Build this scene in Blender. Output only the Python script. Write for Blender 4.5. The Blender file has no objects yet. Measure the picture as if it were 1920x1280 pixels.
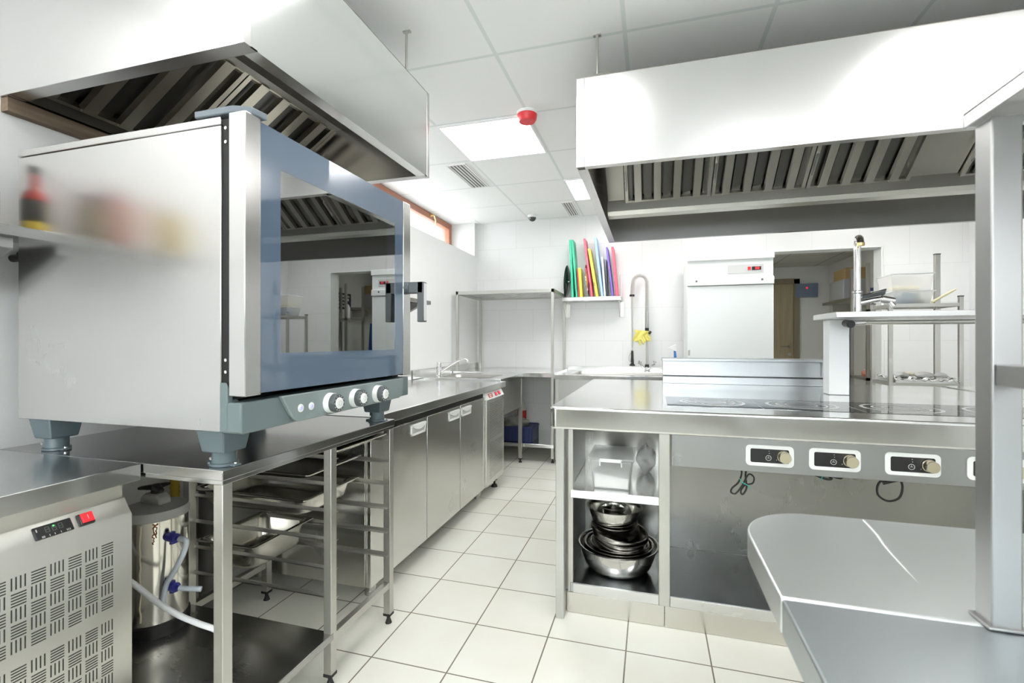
import bpy, math, random
from math import sin, cos, pi, radians
from mathutils import Vector, Matrix
random.seed(7)
sc = bpy.context.scene
COL = sc.collection

# ------------------------------------------------------------------ helpers
class MB:
    """collects shapes into one mesh"""
    def __init__(s): s.v=[]; s.f=[]; s.m=[]; s.cur=0
    def mat(s,i): s.cur=i; return s
    def add(s,vs,fs):
        n=len(s.v); s.v+= [tuple(p) for p in vs]
        for f in fs: s.f.append(tuple(n+i for i in f)); s.m.append(s.cur)
        return s
    def box(s,x0,x1,y0,y1,z0,z1):
        if x0>x1:x0,x1=x1,x0
        if y0>y1:y0,y1=y1,y0
        if z0>z1:z0,z1=z1,z0
        return s.add([(x0,y0,z0),(x1,y0,z0),(x1,y1,z0),(x0,y1,z0),(x0,y0,z1),(x1,y0,z1),(x1,y1,z1),(x0,y1,z1)],
            [(0,3,2,1),(4,5,6,7),(0,1,5,4),(1,2,6,5),(2,3,7,6),(3,0,4,7)])
    def hexa(s,p):  # 4 bottom ccw, 4 top ccw
        return s.add(p,[(0,3,2,1),(4,5,6,7),(0,1,5,4),(1,2,6,5),(2,3,7,6),(3,0,4,7)])
    def cyl(s,p0,p1,r0,r1=None,n=24,caps=True):
        r1=r0 if r1 is None else r1
        p0=Vector(p0);p1=Vector(p1);d=(p1-p0).normalized()
        a=Vector((0,0,1)) if abs(d.z)<.9 else Vector((1,0,0))
        u=d.cross(a).normalized();w=d.cross(u)
        vs=[];fs=[]
        for p,r in((p0,r0),(p1,r1)):
            for i in range(n):
                t=2*pi*i/n; vs.append(p+u*(r*cos(t))+w*(r*sin(t)))
        for i in range(n):
            j=(i+1)%n; fs.append((i,n+i,n+j,j))
        if caps: fs.append(tuple(range(n))); fs.append(tuple(range(2*n-1,n-1,-1)))
        return s.add(vs,fs)
    def tube(s,pts,r,n=8,closed=False):
        pts=[Vector(p) for p in pts]; m=len(pts); vs=[];fs=[]
        prev=None
        for k,p in enumerate(pts):
            a=pts[k-1] if (k>0 or closed) else p
            b=pts[(k+1)%m] if (k<m-1 or closed) else p
            d=(b-a).normalized()
            if prev is None:
                q=Vector((0,0,1)) if abs(d.z)<.9 else Vector((1,0,0))
                u=d.cross(q).normalized()
            else:
                u=(prev-d*prev.dot(d)).normalized()
            prev=u; w=d.cross(u)
            rr=r[k] if isinstance(r,(list,tuple)) else r
            for i in range(n):
                t=2*pi*i/n; vs.append(p+u*(rr*cos(t))+w*(rr*sin(t)))
        for k in range(m if closed else m-1):
            for i in range(n):
                j=(i+1)%n;k2=(k+1)%m; fs.append((k*n+i,k*n+j,k2*n+j,k2*n+i))
        if not closed: fs.append(tuple(range(n-1,-1,-1))); fs.append(tuple((m-1)*n+i for i in range(n)))
        return s.add(vs,fs)
    def lathe(s,c,prof,n=40,M=None,close=False):
        """prof: (r,z) list; axis z through c, or transformed by M"""
        vs=[];fs=[];c=Vector(c);m=len(prof)
        for r,z in prof:
            for i in range(n):
                t=2*pi*i/n; p=Vector((r*cos(t),r*sin(t),z))
                if M: p=M@p
                vs.append(c+p)
        for k in range(m-1):
            for i in range(n):
                j=(i+1)%n; fs.append((k*n+i,k*n+j,(k+1)*n+j,(k+1)*n+i))
        if prof[0][0]>1e-6 and close: fs.append(tuple(range(n-1,-1,-1)))
        if prof[-1][0]>1e-6 and close: fs.append(tuple((m-1)*n+i for i in range(n)))
        return s.add(vs,fs)
    def prism(s,poly,axis,lo,hi):
        """poly: 2D points in the plane of the two other axes (x:(y,z) y:(x,z) z:(x,y))"""
        n=len(poly)
        def P(q,t):
            a,b=q
            return (t,a,b) if axis=='x' else ((a,t,b) if axis=='y' else (a,b,t))
        vs=[P(q,lo) for q in poly]+[P(q,hi) for q in poly]
        fs=[tuple(range(n-1,-1,-1)),tuple(range(n,2*n))]+[(i,(i+1)%n,n+(i+1)%n,n+i) for i in range(n)]
        return s.add(vs,fs)
    def sheet(s,fn,nu,nv,closed_u=False):
        vs=[fn(i/(nu if closed_u else nu),j/nv) for j in range(nv+1) for i in range(nu+1)]
        fs=[(j*(nu+1)+i,j*(nu+1)+i+1,(j+1)*(nu+1)+i+1,(j+1)*(nu+1)+i) for j in range(nv) for i in range(nu)]
        return s.add(vs,fs)

def obj(name,mb,mats,parent=None,bevel=0,smooth=True,seg=2,solid=0,ang=35):
    me=bpy.data.meshes.new(name)
    me.from_pydata(mb.v,[],mb.f)
    if not isinstance(mats,(list,tuple)): mats=[mats]
    for m in mats: me.materials.append(m)
    for p,i in zip(me.polygons,mb.m): p.material_index=i
    import bmesh
    b=bmesh.new(); b.from_mesh(me); bmesh.ops.recalc_face_normals(b,faces=b.faces[:]); b.to_mesh(me); b.free()
    if smooth:
        for p in me.polygons: p.use_smooth=True
        me.set_sharp_from_angle(angle=radians(ang))
    me.update()
    o=bpy.data.objects.new(name,me); COL.objects.link(o)
    if parent is not None:
        o.parent=parent; o.matrix_parent_inverse=wm(parent).inverted()
    if solid:
        md=o.modifiers.new('solid','SOLIDIFY'); md.thickness=solid; md.offset=0
    if bevel:
        md=o.modifiers.new('bevel','BEVEL'); md.width=bevel; md.segments=seg; md.limit_method='ANGLE'; md.angle_limit=radians(40)
        md.harden_normals=False
    return o
def wm(o):
    m=o.matrix_basis.copy()
    if o.parent: m=wm(o.parent)@o.matrix_parent_inverse@m
    return m
def tag(o,label=None,cat=None,group=None,kind=None):
    if label: o['label']=label
    if cat: o['category']=cat
    if group: o['group']=group
    if kind: o['kind']=kind
    return o
def thing(name,label,cat,loc,group=None):
    o=bpy.data.objects.new(name,None); COL.objects.link(o); o.location=loc; o.empty_display_size=.05
    return tag(o,label,cat,group)
def dup(root,loc,label=None,group=None,rz=None):
    def cp(o,par):
        c=o.copy(); COL.objects.link(c)
        if par is not None:
            c.parent=par; c.matrix_parent_inverse=o.matrix_parent_inverse.copy()
        for ch in [x for x in COL.objects if x.parent==o]: cp(ch,c)
        return c
    c=cp(root,None); c.location=loc
    if rz is not None: c.rotation_euler.z=rz
    if label: c['label']=label
    if group: c['group']=group
    return c
def struct(name,mb,mats,parent=None,**k):
    o=obj(name,mb,mats,parent,**k)
    if parent is None: o['kind']='structure'
    return o

# ------------------------------------------------------------------ materials
def mat(name,color=(.8,.8,.8),rough=.5,metal=0,**k):
    m=bpy.data.materials.new(name); m.use_nodes=True
    b=m.node_tree.nodes['Principled BSDF']
    b.inputs['Base Color'].default_value=(*color,1); b.inputs['Roughness'].default_value=rough; b.inputs['Metallic'].default_value=metal
    for a,v in k.items(): b.inputs[a].default_value=v
    return m
def N(m,t,**k):
    n=m.node_tree.nodes.new(t)
    for a,v in k.items(): setattr(n,a,v)
    return n
def steel(name,color=(.66,.655,.635),rough=.24,brush='z',amt=.05,spots=0.0,var=.10):
    """brushed stainless steel, brush marks along the given axis"""
    m=mat(name,color,rough,1); nt=m.node_tree; L=nt.links; b=nt.nodes['Principled BSDF']
    tc=N(m,'ShaderNodeNewGeometry'); mp=N(m,'ShaderNodeMapping')
    s={'x':(3,700,700),'y':(700,3,700),'z':(700,700,3)}[brush]
    mp.inputs['Scale'].default_value=s
    L.new(tc.outputs['Position'],mp.inputs['Vector'])
    n1=N(m,'ShaderNodeTexNoise'); n1.inputs['Scale'].default_value=1; n1.inputs['Detail'].default_value=2
    L.new(mp.outputs[0],n1.inputs['Vector'])
    n2=N(m,'ShaderNodeTexNoise'); n2.inputs['Scale'].default_value=3.2; n2.inputs['Detail'].default_value=4
    L.new(tc.outputs['Position'],n2.inputs['Vector'])
    # roughness
    a=N(m,'ShaderNodeMath',operation='MULTIPLY_ADD'); L.new(n2.outputs[0],a.inputs[0]); a.inputs[1].default_value=var*2; a.inputs[2].default_value=rough-var
    a2=N(m,'ShaderNodeMath',operation='MULTIPLY_ADD'); L.new(n1.outputs[0],a2.inputs[0]); a2.inputs[1].default_value=.015; L.new(a.outputs[0],a2.inputs[2])
    L.new(a2.outputs[0],b.inputs['Roughness'])
    bp=N(m,'ShaderNodeBump'); bp.inputs['Strength'].default_value=1; bp.inputs['Distance'].default_value=.001*amt/.05
    n3=N(m,'ShaderNodeTexNoise'); n3.inputs['Scale'].default_value=1.6; n3.inputs['Detail'].default_value=1
    L.new(tc.outputs['Position'],n3.inputs['Vector'])
    nb=N(m,'ShaderNodeMath',operation='MULTIPLY'); L.new(n1.outputs[0],nb.inputs[0]); nb.inputs[1].default_value=0
    ad=N(m,'ShaderNodeMath',operation='MULTIPLY_ADD'); L.new(n3.outputs[0],ad.inputs[0]); ad.inputs[1].default_value=2.2; L.new(nb.outputs[0],ad.inputs[2])
    L.new(ad.outputs[0],bp.inputs['Height']); L.new(bp.outputs[0],b.inputs['Normal'])
    return m
ST   = steel('steel_vertical_brush',(.60,.595,.585),rough=.23)
STX  = steel('steel_cross_brush',rough=.27,brush='x')
STY  = steel('steel_long_brush',rough=.27,brush='y')
STTOP= steel('steel_worktop',(.42,.42,.42),rough=.13,brush='y',amt=.04,var=.05)
STTX = steel('steel_worktop_cross',(.86,.87,.865),rough=.15,brush='x',amt=.04,var=.06)
STD  = steel('steel_dull',(.56,.555,.52),rough=.36)
STHOOD=steel('steel_hood',(.68,.675,.67),rough=.22,brush='x',amt=.05,var=.05)
STFIL= steel('steel_filter',(.60,.585,.53),rough=.33,brush='x',amt=.06)
STPAN= steel('steel_pan',(.60,.585,.54),rough=.20,amt=.02,var=.05)
CHROME=mat('chrome',(.85,.85,.86),.06,1)
POLISH=steel('polished_steel',(.66,.655,.63),rough=.12,amt=.02,var=.04)
BLACK=mat('black_plastic',(.012,.012,.013),.35)
RUBBER=mat('black_rubber',(.02,.02,.02),.6)
DGREY=mat('dark_grey_plastic',(.075,.085,.09),.4)
OVGREY=mat('grey_green_enamel',(.135,.175,.18),.38)
OVLIGHT=mat('pale_grey_green_plastic',(.20,.245,.245),.36)
FOOTG=mat('blue_grey_casting',(.10,.135,.15),.4)
WHITEP=mat('white_plastic',(.80,.81,.80),.35)
WHITEE=mat('white_enamel',(.80,.83,.82),.28)
GREYP=mat('grey_plastic',(.42,.42,.40),.45)
GASKET=mat('dark_gap',(.01,.01,.01),.7)
def emit(name,color,s,base=(.02,.02,.02)):
    m=mat(name,base,.4); b=m.node_tree.nodes['Principled BSDF']
    b.inputs['Emission Color'].default_value=(*color,1); b.inputs['Emission Strength'].default_value=s
    return m
LEDR=emit('red_led',(1,.01,.03),.7); LEDG=emit('green_led',(.1,1,.2),1.2); LEDB=emit('blue_led',(.45,.5,1),.10,(.5,.5,.7))
def glass(name,color=(1,1,1),refl=.12,alpha=1.0):
    m=bpy.data.materials.new(name); m.use_nodes=True; nt=m.node_tree; nt.nodes.clear(); L=nt.links
    o=nt.nodes.new('ShaderNodeOutputMaterial'); t=nt.nodes.new('ShaderNodeBsdfTransparent'); t.inputs[0].default_value=(*color,1)
    g=nt.nodes.new('ShaderNodeBsdfGlossy'); g.inputs['Roughness'].default_value=.01; g.inputs[0].default_value=(.95,.97,.97,1)
    fr=nt.nodes.new('ShaderNodeLayerWeight'); fr.inputs[0].default_value=.30
    mm=nt.nodes.new('ShaderNodeMath'); mm.operation='MULTIPLY_ADD'; mm.inputs[1].default_value=.9; mm.inputs[2].default_value=refl
    cl=nt.nodes.new('ShaderNodeClamp'); L.new(fr.outputs['Fresnel'],mm.inputs[0]); L.new(mm.outputs[0],cl.inputs[0])
    mx=nt.nodes.new('ShaderNodeMixShader'); L.new(cl.outputs[0],mx.inputs[0]); L.new(t.outputs[0],mx.inputs[1]); L.new(g.outputs[0],mx.inputs[2]); L.new(mx.outputs[0],o.inputs[0])
    return m
OVGLASS=glass('oven_window_glass',(.62,.70,.68),.34)
WINGLASS=glass('window_glass',(.97,.98,.98),.03)
OVBLUE=mat('blue_grey_glass_print',(.085,.125,.18),.03); OVBLUE.node_tree.nodes['Principled BSDF'].inputs['IOR'].default_value=2.1
HOBGLASS=mat('black_ceramic_glass',(.012,.013,.014),.035); HOBGLASS.node_tree.nodes['Principled BSDF'].inputs['IOR'].default_value=1.9
HOBRING=mat('hob_ring_print',(.62,.64,.65),.3)
def translucent(name,color,a=.55,rough=.25):
    m=bpy.data.materials.new(name); m.use_nodes=True; nt=m.node_tree; L=nt.links; b=nt.nodes['Principled BSDF']
    b.inputs['Base Color'].default_value=(*color,1); b.inputs['Roughness'].default_value=rough; b.inputs['Alpha'].default_value=a
    return m
def milky(name,color,tr):
    m=bpy.data.materials.new(name); m.use_nodes=True; nt=m.node_tree; nt.nodes.clear(); L=nt.links; n=nt.nodes.new
    o=n('ShaderNodeOutputMaterial'); t=n('ShaderNodeBsdfTransparent'); d=n('ShaderNodeBsdfDiffuse'); l=n('ShaderNodeBsdfTranslucent'); g=n('ShaderNodeBsdfGlossy'); g.inputs['Roughness'].default_value=.25
    d.inputs[0].default_value=(*color,1); l.inputs[0].default_value=(*color,1)
    a=n('ShaderNodeMixShader'); a.inputs[0].default_value=.5; L.new(d.outputs[0],a.inputs[1]); L.new(l.outputs[0],a.inputs[2])
    b=n('ShaderNodeMixShader'); b.inputs[0].default_value=tr; L.new(a.outputs[0],b.inputs[1]); L.new(t.outputs[0],b.inputs[2])
    c=n('ShaderNodeMixShader'); c.inputs[0].default_value=.07; L.new(b.outputs[0],c.inputs[1]); L.new(g.outputs[0],c.inputs[2]); L.new(c.outputs[0],o.inputs[0]); return m
TUB=milky('frosted_plastic',(.90,.91,.91),.66)
BAG=translucent('clear_film',(.85,.87,.88),.30,.12)

def position(m,off=(0,0,0),swap=None):
    g=N(m,'ShaderNodeNewGeometry'); s=N(m,'ShaderNodeSeparateXYZ'); c=N(m,'ShaderNodeCombineXYZ'); L=m.node_tree.links
    L.new(g.outputs['Position'],s.inputs[0]); sw=swap or 'xy'
    for k,a in enumerate(sw):
        ad=N(m,'ShaderNodeMath',operation='ADD'); L.new(s.outputs['xyz'.index(a)],ad.inputs[0]); ad.inputs[1].default_value=off[k]
        L.new(ad.outputs[0],c.inputs[k])
    return c
def tiles(name,c1,c2,grout,w,h,mortar,off,plane='xy',rough=.25,bump=.1,offset=0.,smooth=.1):
    m=mat(name,c1,rough); L=m.node_tree.links; b=m.node_tree.nodes['Principled BSDF']
    p=position(m,off,plane); br=N(m,'ShaderNodeTexBrick'); br.offset=offset; br.squash=1
    L.new(p.outputs[0],br.inputs['Vector'])
    br.inputs['Scale'].default_value=1; br.inputs['Brick Width'].default_value=w; br.inputs['Row Height'].default_value=h
    br.inputs['Mortar Size'].default_value=mortar; br.inputs['Mortar Smooth'].default_value=smooth; br.inputs['Bias'].default_value=0
    br.inputs['Color1'].default_value=(*c1,1); br.inputs['Color2'].default_value=(*c2,1); br.inputs['Mortar'].default_value=(*grout,1)
    L.new(br.outputs['Color'],b.inputs['Base Color'])
    bp=N(m,'ShaderNodeBump'); bp.invert=True; bp.inputs['Strength'].default_value=bump; bp.inputs['Distance'].default_value=.003
    L.new(br.outputs['Fac'],bp.inputs['Height']); L.new(bp.outputs[0],b.inputs['Normal'])
    return m,br
TW=.303
FLOOR,_b=tiles('cream_floor_tile',(.76,.76,.70),(.745,.745,.685),(.17,.145,.11),TW,TW,.0028,(1.003+TW*20,-1.556+TW*20,0),'xy',.30,.25)
# faint dirt on the floor tiles
n=N(FLOOR,'ShaderNodeTexNoise'); n.inputs['Scale'].default_value=2.5; n.inputs['Detail'].default_value=6
mx=N(FLOOR,'ShaderNodeMix',data_type='RGBA',blend_type='MULTIPLY'); 
rp=N(FLOOR,'ShaderNodeValToRGB'); rp.color_ramp.elements[0].position=.3; rp.color_ramp.elements[0].color=(.93,.92,.88,1); rp.color_ramp.elements[1].position=.6; rp.color_ramp.elements[1].color=(1,1,1,1)
L=FLOOR.node_tree.links; g=N(FLOOR,'ShaderNodeNewGeometry'); L.new(g.outputs['Position'],n.inputs['Vector']); L.new(n.outputs[0],rp.inputs[0])
mx.inputs[0].default_value=1; L.new(_b.outputs['Color'],mx.inputs[6]); L.new(rp.outputs[0],mx.inputs[7]); L.new(mx.outputs[2],FLOOR.node_tree.nodes['Principled BSDF'].inputs['Base Color'])
WALLB,_=tiles('white_wall_tile_back',(.77,.775,.77),(.76,.765,.76),(.68,.68,.67),.40,.355,.0024,(20*.4+.9,10*.355-.12,0),'xz',.28,.1,.5)
WALLL,_=tiles('white_wall_tile_side',(.77,.775,.77),(.76,.765,.76),(.78,.78,.77),.40,.9,.0018,(20*.4,9.,0),'yz',.30,.1)
CEIL,_=tiles('ceiling_tile',(.86,.87,.86),(.85,.86,.85),(.70,.74,.73),.605,.61,.010,(.72+.605*20,-2.175+.61*20,0),'xy',.7,.1)
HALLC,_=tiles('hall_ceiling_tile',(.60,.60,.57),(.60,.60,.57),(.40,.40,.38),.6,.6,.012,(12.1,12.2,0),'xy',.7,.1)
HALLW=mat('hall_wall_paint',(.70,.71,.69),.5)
PLASTER=mat('recess_plaster',(.84,.80,.76),.6)

def wood(name,c1,c2,scale=(30,30,2),rough=.4):
    m=mat(name,c1,rough); L=m.node_tree.links; g=N(m,'ShaderNodeNewGeometry'); mp=N(m,'ShaderNodeMapping'); mp.inputs['Scale'].default_value=scale
    L.new(g.outputs['Position'],mp.inputs[0]); n=N(m,'ShaderNodeTexNoise'); n.inputs['Scale'].default_value=1; n.inputs['Detail'].default_value=4; L.new(mp.outputs[0],n.inputs['Vector'])
    r=N(m,'ShaderNodeValToRGB'); r.color_ramp.elements[0].color=(*c1,1); r.color_ramp.elements[1].color=(*c2,1); r.color_ramp.elements[0].position=.35; r.color_ramp.elements[1].position=.65
    L.new(n.outputs[0],r.inputs[0]); L.new(r.outputs[0],m.node_tree.nodes['Principled BSDF'].inputs['Base Color']); return m
BROWN=wood('brown_window_frame',(.36,.15,.09),(.42,.18,.11),(3,3,60))
DOORW=wood('olive_wood_door',(.30,.25,.15),(.36,.30,.19),(40,40,2))
CARD=wood('cardboard',(.36,.26,.12),(.40,.29,.14),(4,4,80),.8)
PINW=wood('pale_wood',(.75,.68,.42),(.80,.73,.48),(40,40,40),.5)
BRASS=mat('brass',(.78,.55,.22),.25,1)

# ------------------------------------------------------------------ room shell
H=2.557; XL=-1.98; XR=2.75; YB=5.28; YN=-2.6
struct('floor',MB().box(XL-.4,3.2,YN-.2,8.2,-.1,0),FLOOR,smooth=False)
struct('ceiling',MB().box(XL-.5,XR+.2,YN-.2,YB+.1,H,H+.1),CEIL,smooth=False)
w=MB(); RY0=1.9; RY1=5.20
w.box(XL-.5,XL,YN-.2,YB+.15,0,2.17)
w.box(XL-.5,XL,YN-.2,RY0,2.17,H); w.box(XL-.5,XL,RY1,YB+.15,2.17,H)

struct('wall_left',w,[WALLL,PLASTER],smooth=False)
DX0,DX1,DZ=1.02,2.085,2.078
w=MB(); w.box(XL,DX0,YB,YB+.15,0,H); w.box(DX1,XR+.2,YB,YB+.15,0,H); w.box(DX0,DX1,YB,YB+.15,DZ,H)
struct('wall_back',w,WALLB,smooth=False)
t=MB(); t.box(DX1-.012,DX1-.001,YB-.010,YB+.16,.001,DZ-.013); t.box(DX0+.001,DX1-.001,YB-.010,YB+.16,DZ-.012,DZ-.001); t.box(DX0+.001,DX0+.012,YB-.010,YB+.16,.001,DZ-.013)
struct('trim_1',t,WHITEE,bevel=.003)
# right wall and rear wall; the rear one has an unseen window, added for fill light
struct('wall_right',MB().box(XR,XR+.2,YN-.2,YB+.15,0,H),WALLL,smooth=False)
w=MB(); WX0,WX1,WZ0,WZ1=-1.5,1.9,1.15,2.35
w.box(XL-.5,WX0,YN-.2,YN,0,H); w.box(WX1,XR+.2,YN-.2,YN,0,H); w.box(WX0,WX1,YN-.2,YN,0,WZ0); w.box(WX0,WX1,YN-.2,YN,WZ1,H)
struct('wall_rear',w,WALLB,smooth=False)
REFLBAND,_=tiles('reflection_band_tile',(.20,.19,.165),(.18,.17,.15),(.3,.3,.28),.30,.30,.003,(12.,9.,0),'xz',.35,.1)
struct('dark_reflection_band',MB().box(XL+.001,XR-.001,YN,YN+.015,.001,.93),REFLBAND,smooth=False)  # unseen dark band, added so steel facing the camera reflects darker
def window(name,axis,a0,a1,z0,z1,pos,t,muls,m):
    f=MB()
    def bx(p0,p1,q0,q1):
        if axis=='y': f.box(pos-t/2,pos+t/2,p0,p1,q0,q1)
        else: f.box(p0,p1,pos-t/2,pos+t/2,q0,q1)
    fw=.065
    bx(a0,a0+fw,z0,z1);bx(a1-fw,a1,z0,z1);bx(a0+fw,a1-fw,z0,z0+fw);bx(a0+fw,a1-fw,z1-fw,z1)
    for q in muls: bx(q-.04,q+.04,z0+fw,z1-fw)
    o=struct(name,f,m,bevel=.006)
    g=MB()
    if axis=='y': g.box(pos-.004,pos+.004,a0+fw-.005,a1-fw+.005,z0+fw-.005,z1-fw+.005)
    else: g.box(a0+fw-.005,a1-fw+.005,pos-.004,pos+.004,z0+fw-.005,z1-fw+.005)
    obj('window_pane',g,WINGLASS,o,smooth=False)
    return o
w1=window('window_1','y',RY0,RY1,2.172,H-.004,-2.30,.06,[3.55],BROWN)
h=MB(); h.cyl((-2.27,4.62,2.522),(-2.235,4.62,2.522),.012); h.tube([(-2.235,4.62,2.522),(-2.22,4.63,2.515),(-2.218,4.66,2.47),(-2.22,4.665,2.42)],.007)
obj('window_handle',h,BRASS,w1)
window('fill_window','x',WX0,WX1,WZ0,WZ1,YN-.1,.06,[-.36,.76],mat('white_fill_frame',(.8,.8,.79),.4))  # unseen rear window, added to brighten the room

# adjoining hall seen through the doorway
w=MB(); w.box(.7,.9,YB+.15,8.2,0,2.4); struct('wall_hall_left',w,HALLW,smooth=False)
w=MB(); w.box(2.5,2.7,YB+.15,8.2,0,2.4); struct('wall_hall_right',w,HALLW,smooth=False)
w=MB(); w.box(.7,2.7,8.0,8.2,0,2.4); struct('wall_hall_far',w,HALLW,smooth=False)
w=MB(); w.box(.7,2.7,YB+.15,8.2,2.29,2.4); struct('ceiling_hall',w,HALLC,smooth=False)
d=struct('door_1',MB().box(1.20,2.02,7.955,7.99,.01,2.03),DOORW,bevel=.003)
p=MB()
for a,b_,c,e in((1.28,1.76,.15,.9),(1.28,1.76,1.0,1.90)): p.box(a,b_,7.947,7.957,c,e)
p.box(1.84,1.845,7.951,7.957,.02,2.02)
obj('door_panel',p,DOORW,d,bevel=.004)
p=MB(); p.box(1.12,1.20,7.94,7.999,0,2.10); p.box(2.02,2.10,7.94,7.999,0,2.10); p.box(1.12,2.10,7.94,7.999,2.03,2.11)
obj('door_frame',p,wood('olive_door_frame',(.20,.17,.11),(.24,.20,.13)),d,bevel=.003)
p=MB(); p.cyl((1.965,7.955,1.10),(1.965,7.90,1.10),.024,.02); p.tube([(1.965,7.905,1.10),(1.95,7.90,1.10),(1.84,7.90,1.10)],.009); p.cyl((1.965,7.955,.985),(1.965,7.944,.985),.026)
obj('door_handle',p,mat('nickel',(.55,.52,.46),.25,1),d)

# ------------------------------------------------------------------ ceiling fittings
LED=emit('led_diffuser',(1,.985,.965),7.0,(.9,.9,.9))
WFR=mat('white_light_frame',(.82,.82,.82),.4)
def light(x0,y0,label,first=[None]):
    if first[0] is None:
        t=thing('ceiling_light',label,'ceiling light',(x0,y0,H),'square ceiling light panels')
        f=MB(); s=.60
        f.box(x0,x0+s,y0,y0+.015,H-.012,H);f.box(x0,x0+s,y0+s-.015,y0+s,H-.012,H);f.box(x0,x0+.015,y0+.015,y0+s-.015,H-.012,H);f.box(x0+s-.015,x0+s,y0+.015,y0+s-.015,H-.012,H)
        obj('frame',f,WFR,t)
        obj('diffuser',MB().box(x0+.015,x0+s-.015,y0+.015,y0+s-.015,H-.008,H-.002),LED,t,smooth=False)
        first[0]=t; return t
    return dup(first[0],(x0,y0,H),label)
light(-1.325,2.79,'square lit ceiling panel next to the red smoke detector')
light(-.72,4.012,'square lit ceiling panel partly hidden behind the right extractor hood')
light(-.72,.962,'square lit ceiling panel over the aisle in front of the oven')
light(1.095,.962,'square lit ceiling panel above the curved foreground worktop')
light(-.72,-1.478,'added square fill light panel near the added rear window, left one')  # out of view, added as fill light
light(1.095,-1.478,'added square fill light panel near the added rear window, right one')  # second added fill panel behind the camera
light(.49,-.258,'added unseen fill light panel over the foreground table')  # unseen panel, added to even out the lighting
light(-1.93,-.258,'added unseen fill light panel close to the left wall shelf')  # also unseen, added for more even lighting
light(.49,4.012,'added hidden fill light panel in front of the white fridge')  # hidden by the hood, added to brighten the right back wall
light(1.70,4.012,'added hidden fill light panel in front of the doorway')  # hidden panel, added to help light the right rear
t=thing('ceiling_light','small added fill light panel, hidden in the hall beyond the doorway','ceiling light',(1.1,6.2,2.29))  # out of sight, added to lift the dark hall
obj('frame',MB().box(.98,1.42,6.0,6.44,2.280,2.2899),WFR,t)
obj('diffuser',MB().box(.995,1.405,6.015,6.425,2.277,2.2805),emit('hall_fill_led',(1,.97,.9),8.0,(.9,.9,.9)),t,smooth=False)
VD=mat('vent_shadow_grey',(.10,.10,.10),.6)
def vent(x0,x1,y0,y1,label,n):
    t=thing('ceiling_vent',label,'air vent',(x0,y0,H),'slotted ceiling air vents')
    f=MB(); f.box(x0,x1,y0,y0+.012,H-.008,H);f.box(x0,x1,y1-.012,y1,H-.008,H);f.box(x0,x0+.012,y0+.012,y1-.012,H-.008,H);f.box(x1-.012,x1,y0+.012,y1-.012,H-.008,H)
    obj('frame',f,WFR,t)
    obj('backing',MB().box(x0+.01,x1-.01,y0+.01,y1-.01,H-.002,H-.0005),VD,t,smooth=False)
    s=MB()
    for i in range(n):
        xx=x0+.012+(x1-x0-.024)*(i+.5)/n
        s.hexa([(xx-.007,y0+.012,H-.008),(xx-.001,y0+.012,H-.008),(xx-.001,y1-.012,H-.008),(xx-.007,y1-.012,H-.008),(xx-.001,y0+.012,H-.002),(xx+.003,y0+.012,H-.002),(xx+.003,y1-.012,H-.002),(xx-.001,y1-.012,H-.002)])
    obj('slat',s,WFR,t,smooth=False)
vent(-1.55,-1.385,3.43,4.0,'slotted air vent in the ceiling beside the left window',5)
vent(-.87,-.75,4.66,5.19,'smaller slotted air vent in the ceiling near the back wall',4)
t=thing('smoke_detector','round red smoke detector on the ceiling by the lit panel','smoke detector',(-.72,2.776,H))
obj('base',MB().lathe((-.72,2.776,H),[(.0,0),(.062,0),(.062,-.016),(.0,-.016)],32),WHITEP,t)
obj('cover',MB().lathe((-.72,2.776,H-.016),[(.0,0),(.060,0),(.056,-.028),(.048,-.042),(.0,-.042)],32),mat('red_plastic',(.75,.04,.05),.35),t)
t=thing('ceiling_camera','small dark dome security camera on the ceiling near the back wall','security camera',(-1.25,5.05,H))
obj('base',MB().lathe((-1.25,5.05,H),[(0,0),(.055,0),(.055,-.02),(.045,-.028),(0,-.028)],28),WHITEP,t)
obj('dome',MB().lathe((-1.25,5.05,H-.026),[(.040,0),(.038,-.018),(.028,-.034),(.012,-.042),(0,-.043)],28),mat('smoked_dome',(.05,.05,.055),.1),t)

# ------------------------------------------------------------------ combi oven on its stand
T=.85
ov=thing('combi_oven','large stainless steel combi oven with blue-grey glass door and three knobs','oven',(-1.4,1.36,T))
OX0,OX1,OY0,OY1,OZ0,OZ1=-1.81,-1.043,.945,1.78,.948,1.745
obj('side_panel',MB().box(OX0,OX1,OY0,OY0+.03,OZ0,OZ1-.022),ST,ov,bevel=.002)
obj('side_panel',MB().box(OX0,OX1,OY1-.03,OY1,OZ0,OZ1-.022),ST,ov,bevel=.002)
obj('top_panel',MB().box(OX0-.001,OX1,OY0-.001,OY1+.001,OZ1-.020,OZ1),ST,ov,bevel=.002)
obj('back_panel',MB().box(OX0,OX0+.03,OY0+.031,OY1-.031,OZ0,OZ1-.022),ST,ov)
obj('bottom_panel',MB().box(OX0+.031,OX1,OY0+.031,OY1-.031,OZ0,OZ0+.06),ST,ov)
c=MB(); cx0,cx1,cy0,cy1,cz0,cz1=OX0+.09,OX1-.002,OY0+.09,OY1-.09,1.075,1.70
for q in((cx0,cx1,cy0,cy0+.004,cz0,cz1),(cx0,cx1,cy1-.004,cy1,cz0,cz1),(cx0,cx0+.004,cy0,cy1,cz0,cz1),(cx0,cx1,cy0,cy1,cz0,cz0+.004),(cx0,cx1,cy0,cy1,cz1-.004,cz1)): c.box(*q)
obj('oven_cavity',c,steel('oven_cavity_steel',(.45,.45,.43),.30,'z'),ov)
r=MB()
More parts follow.
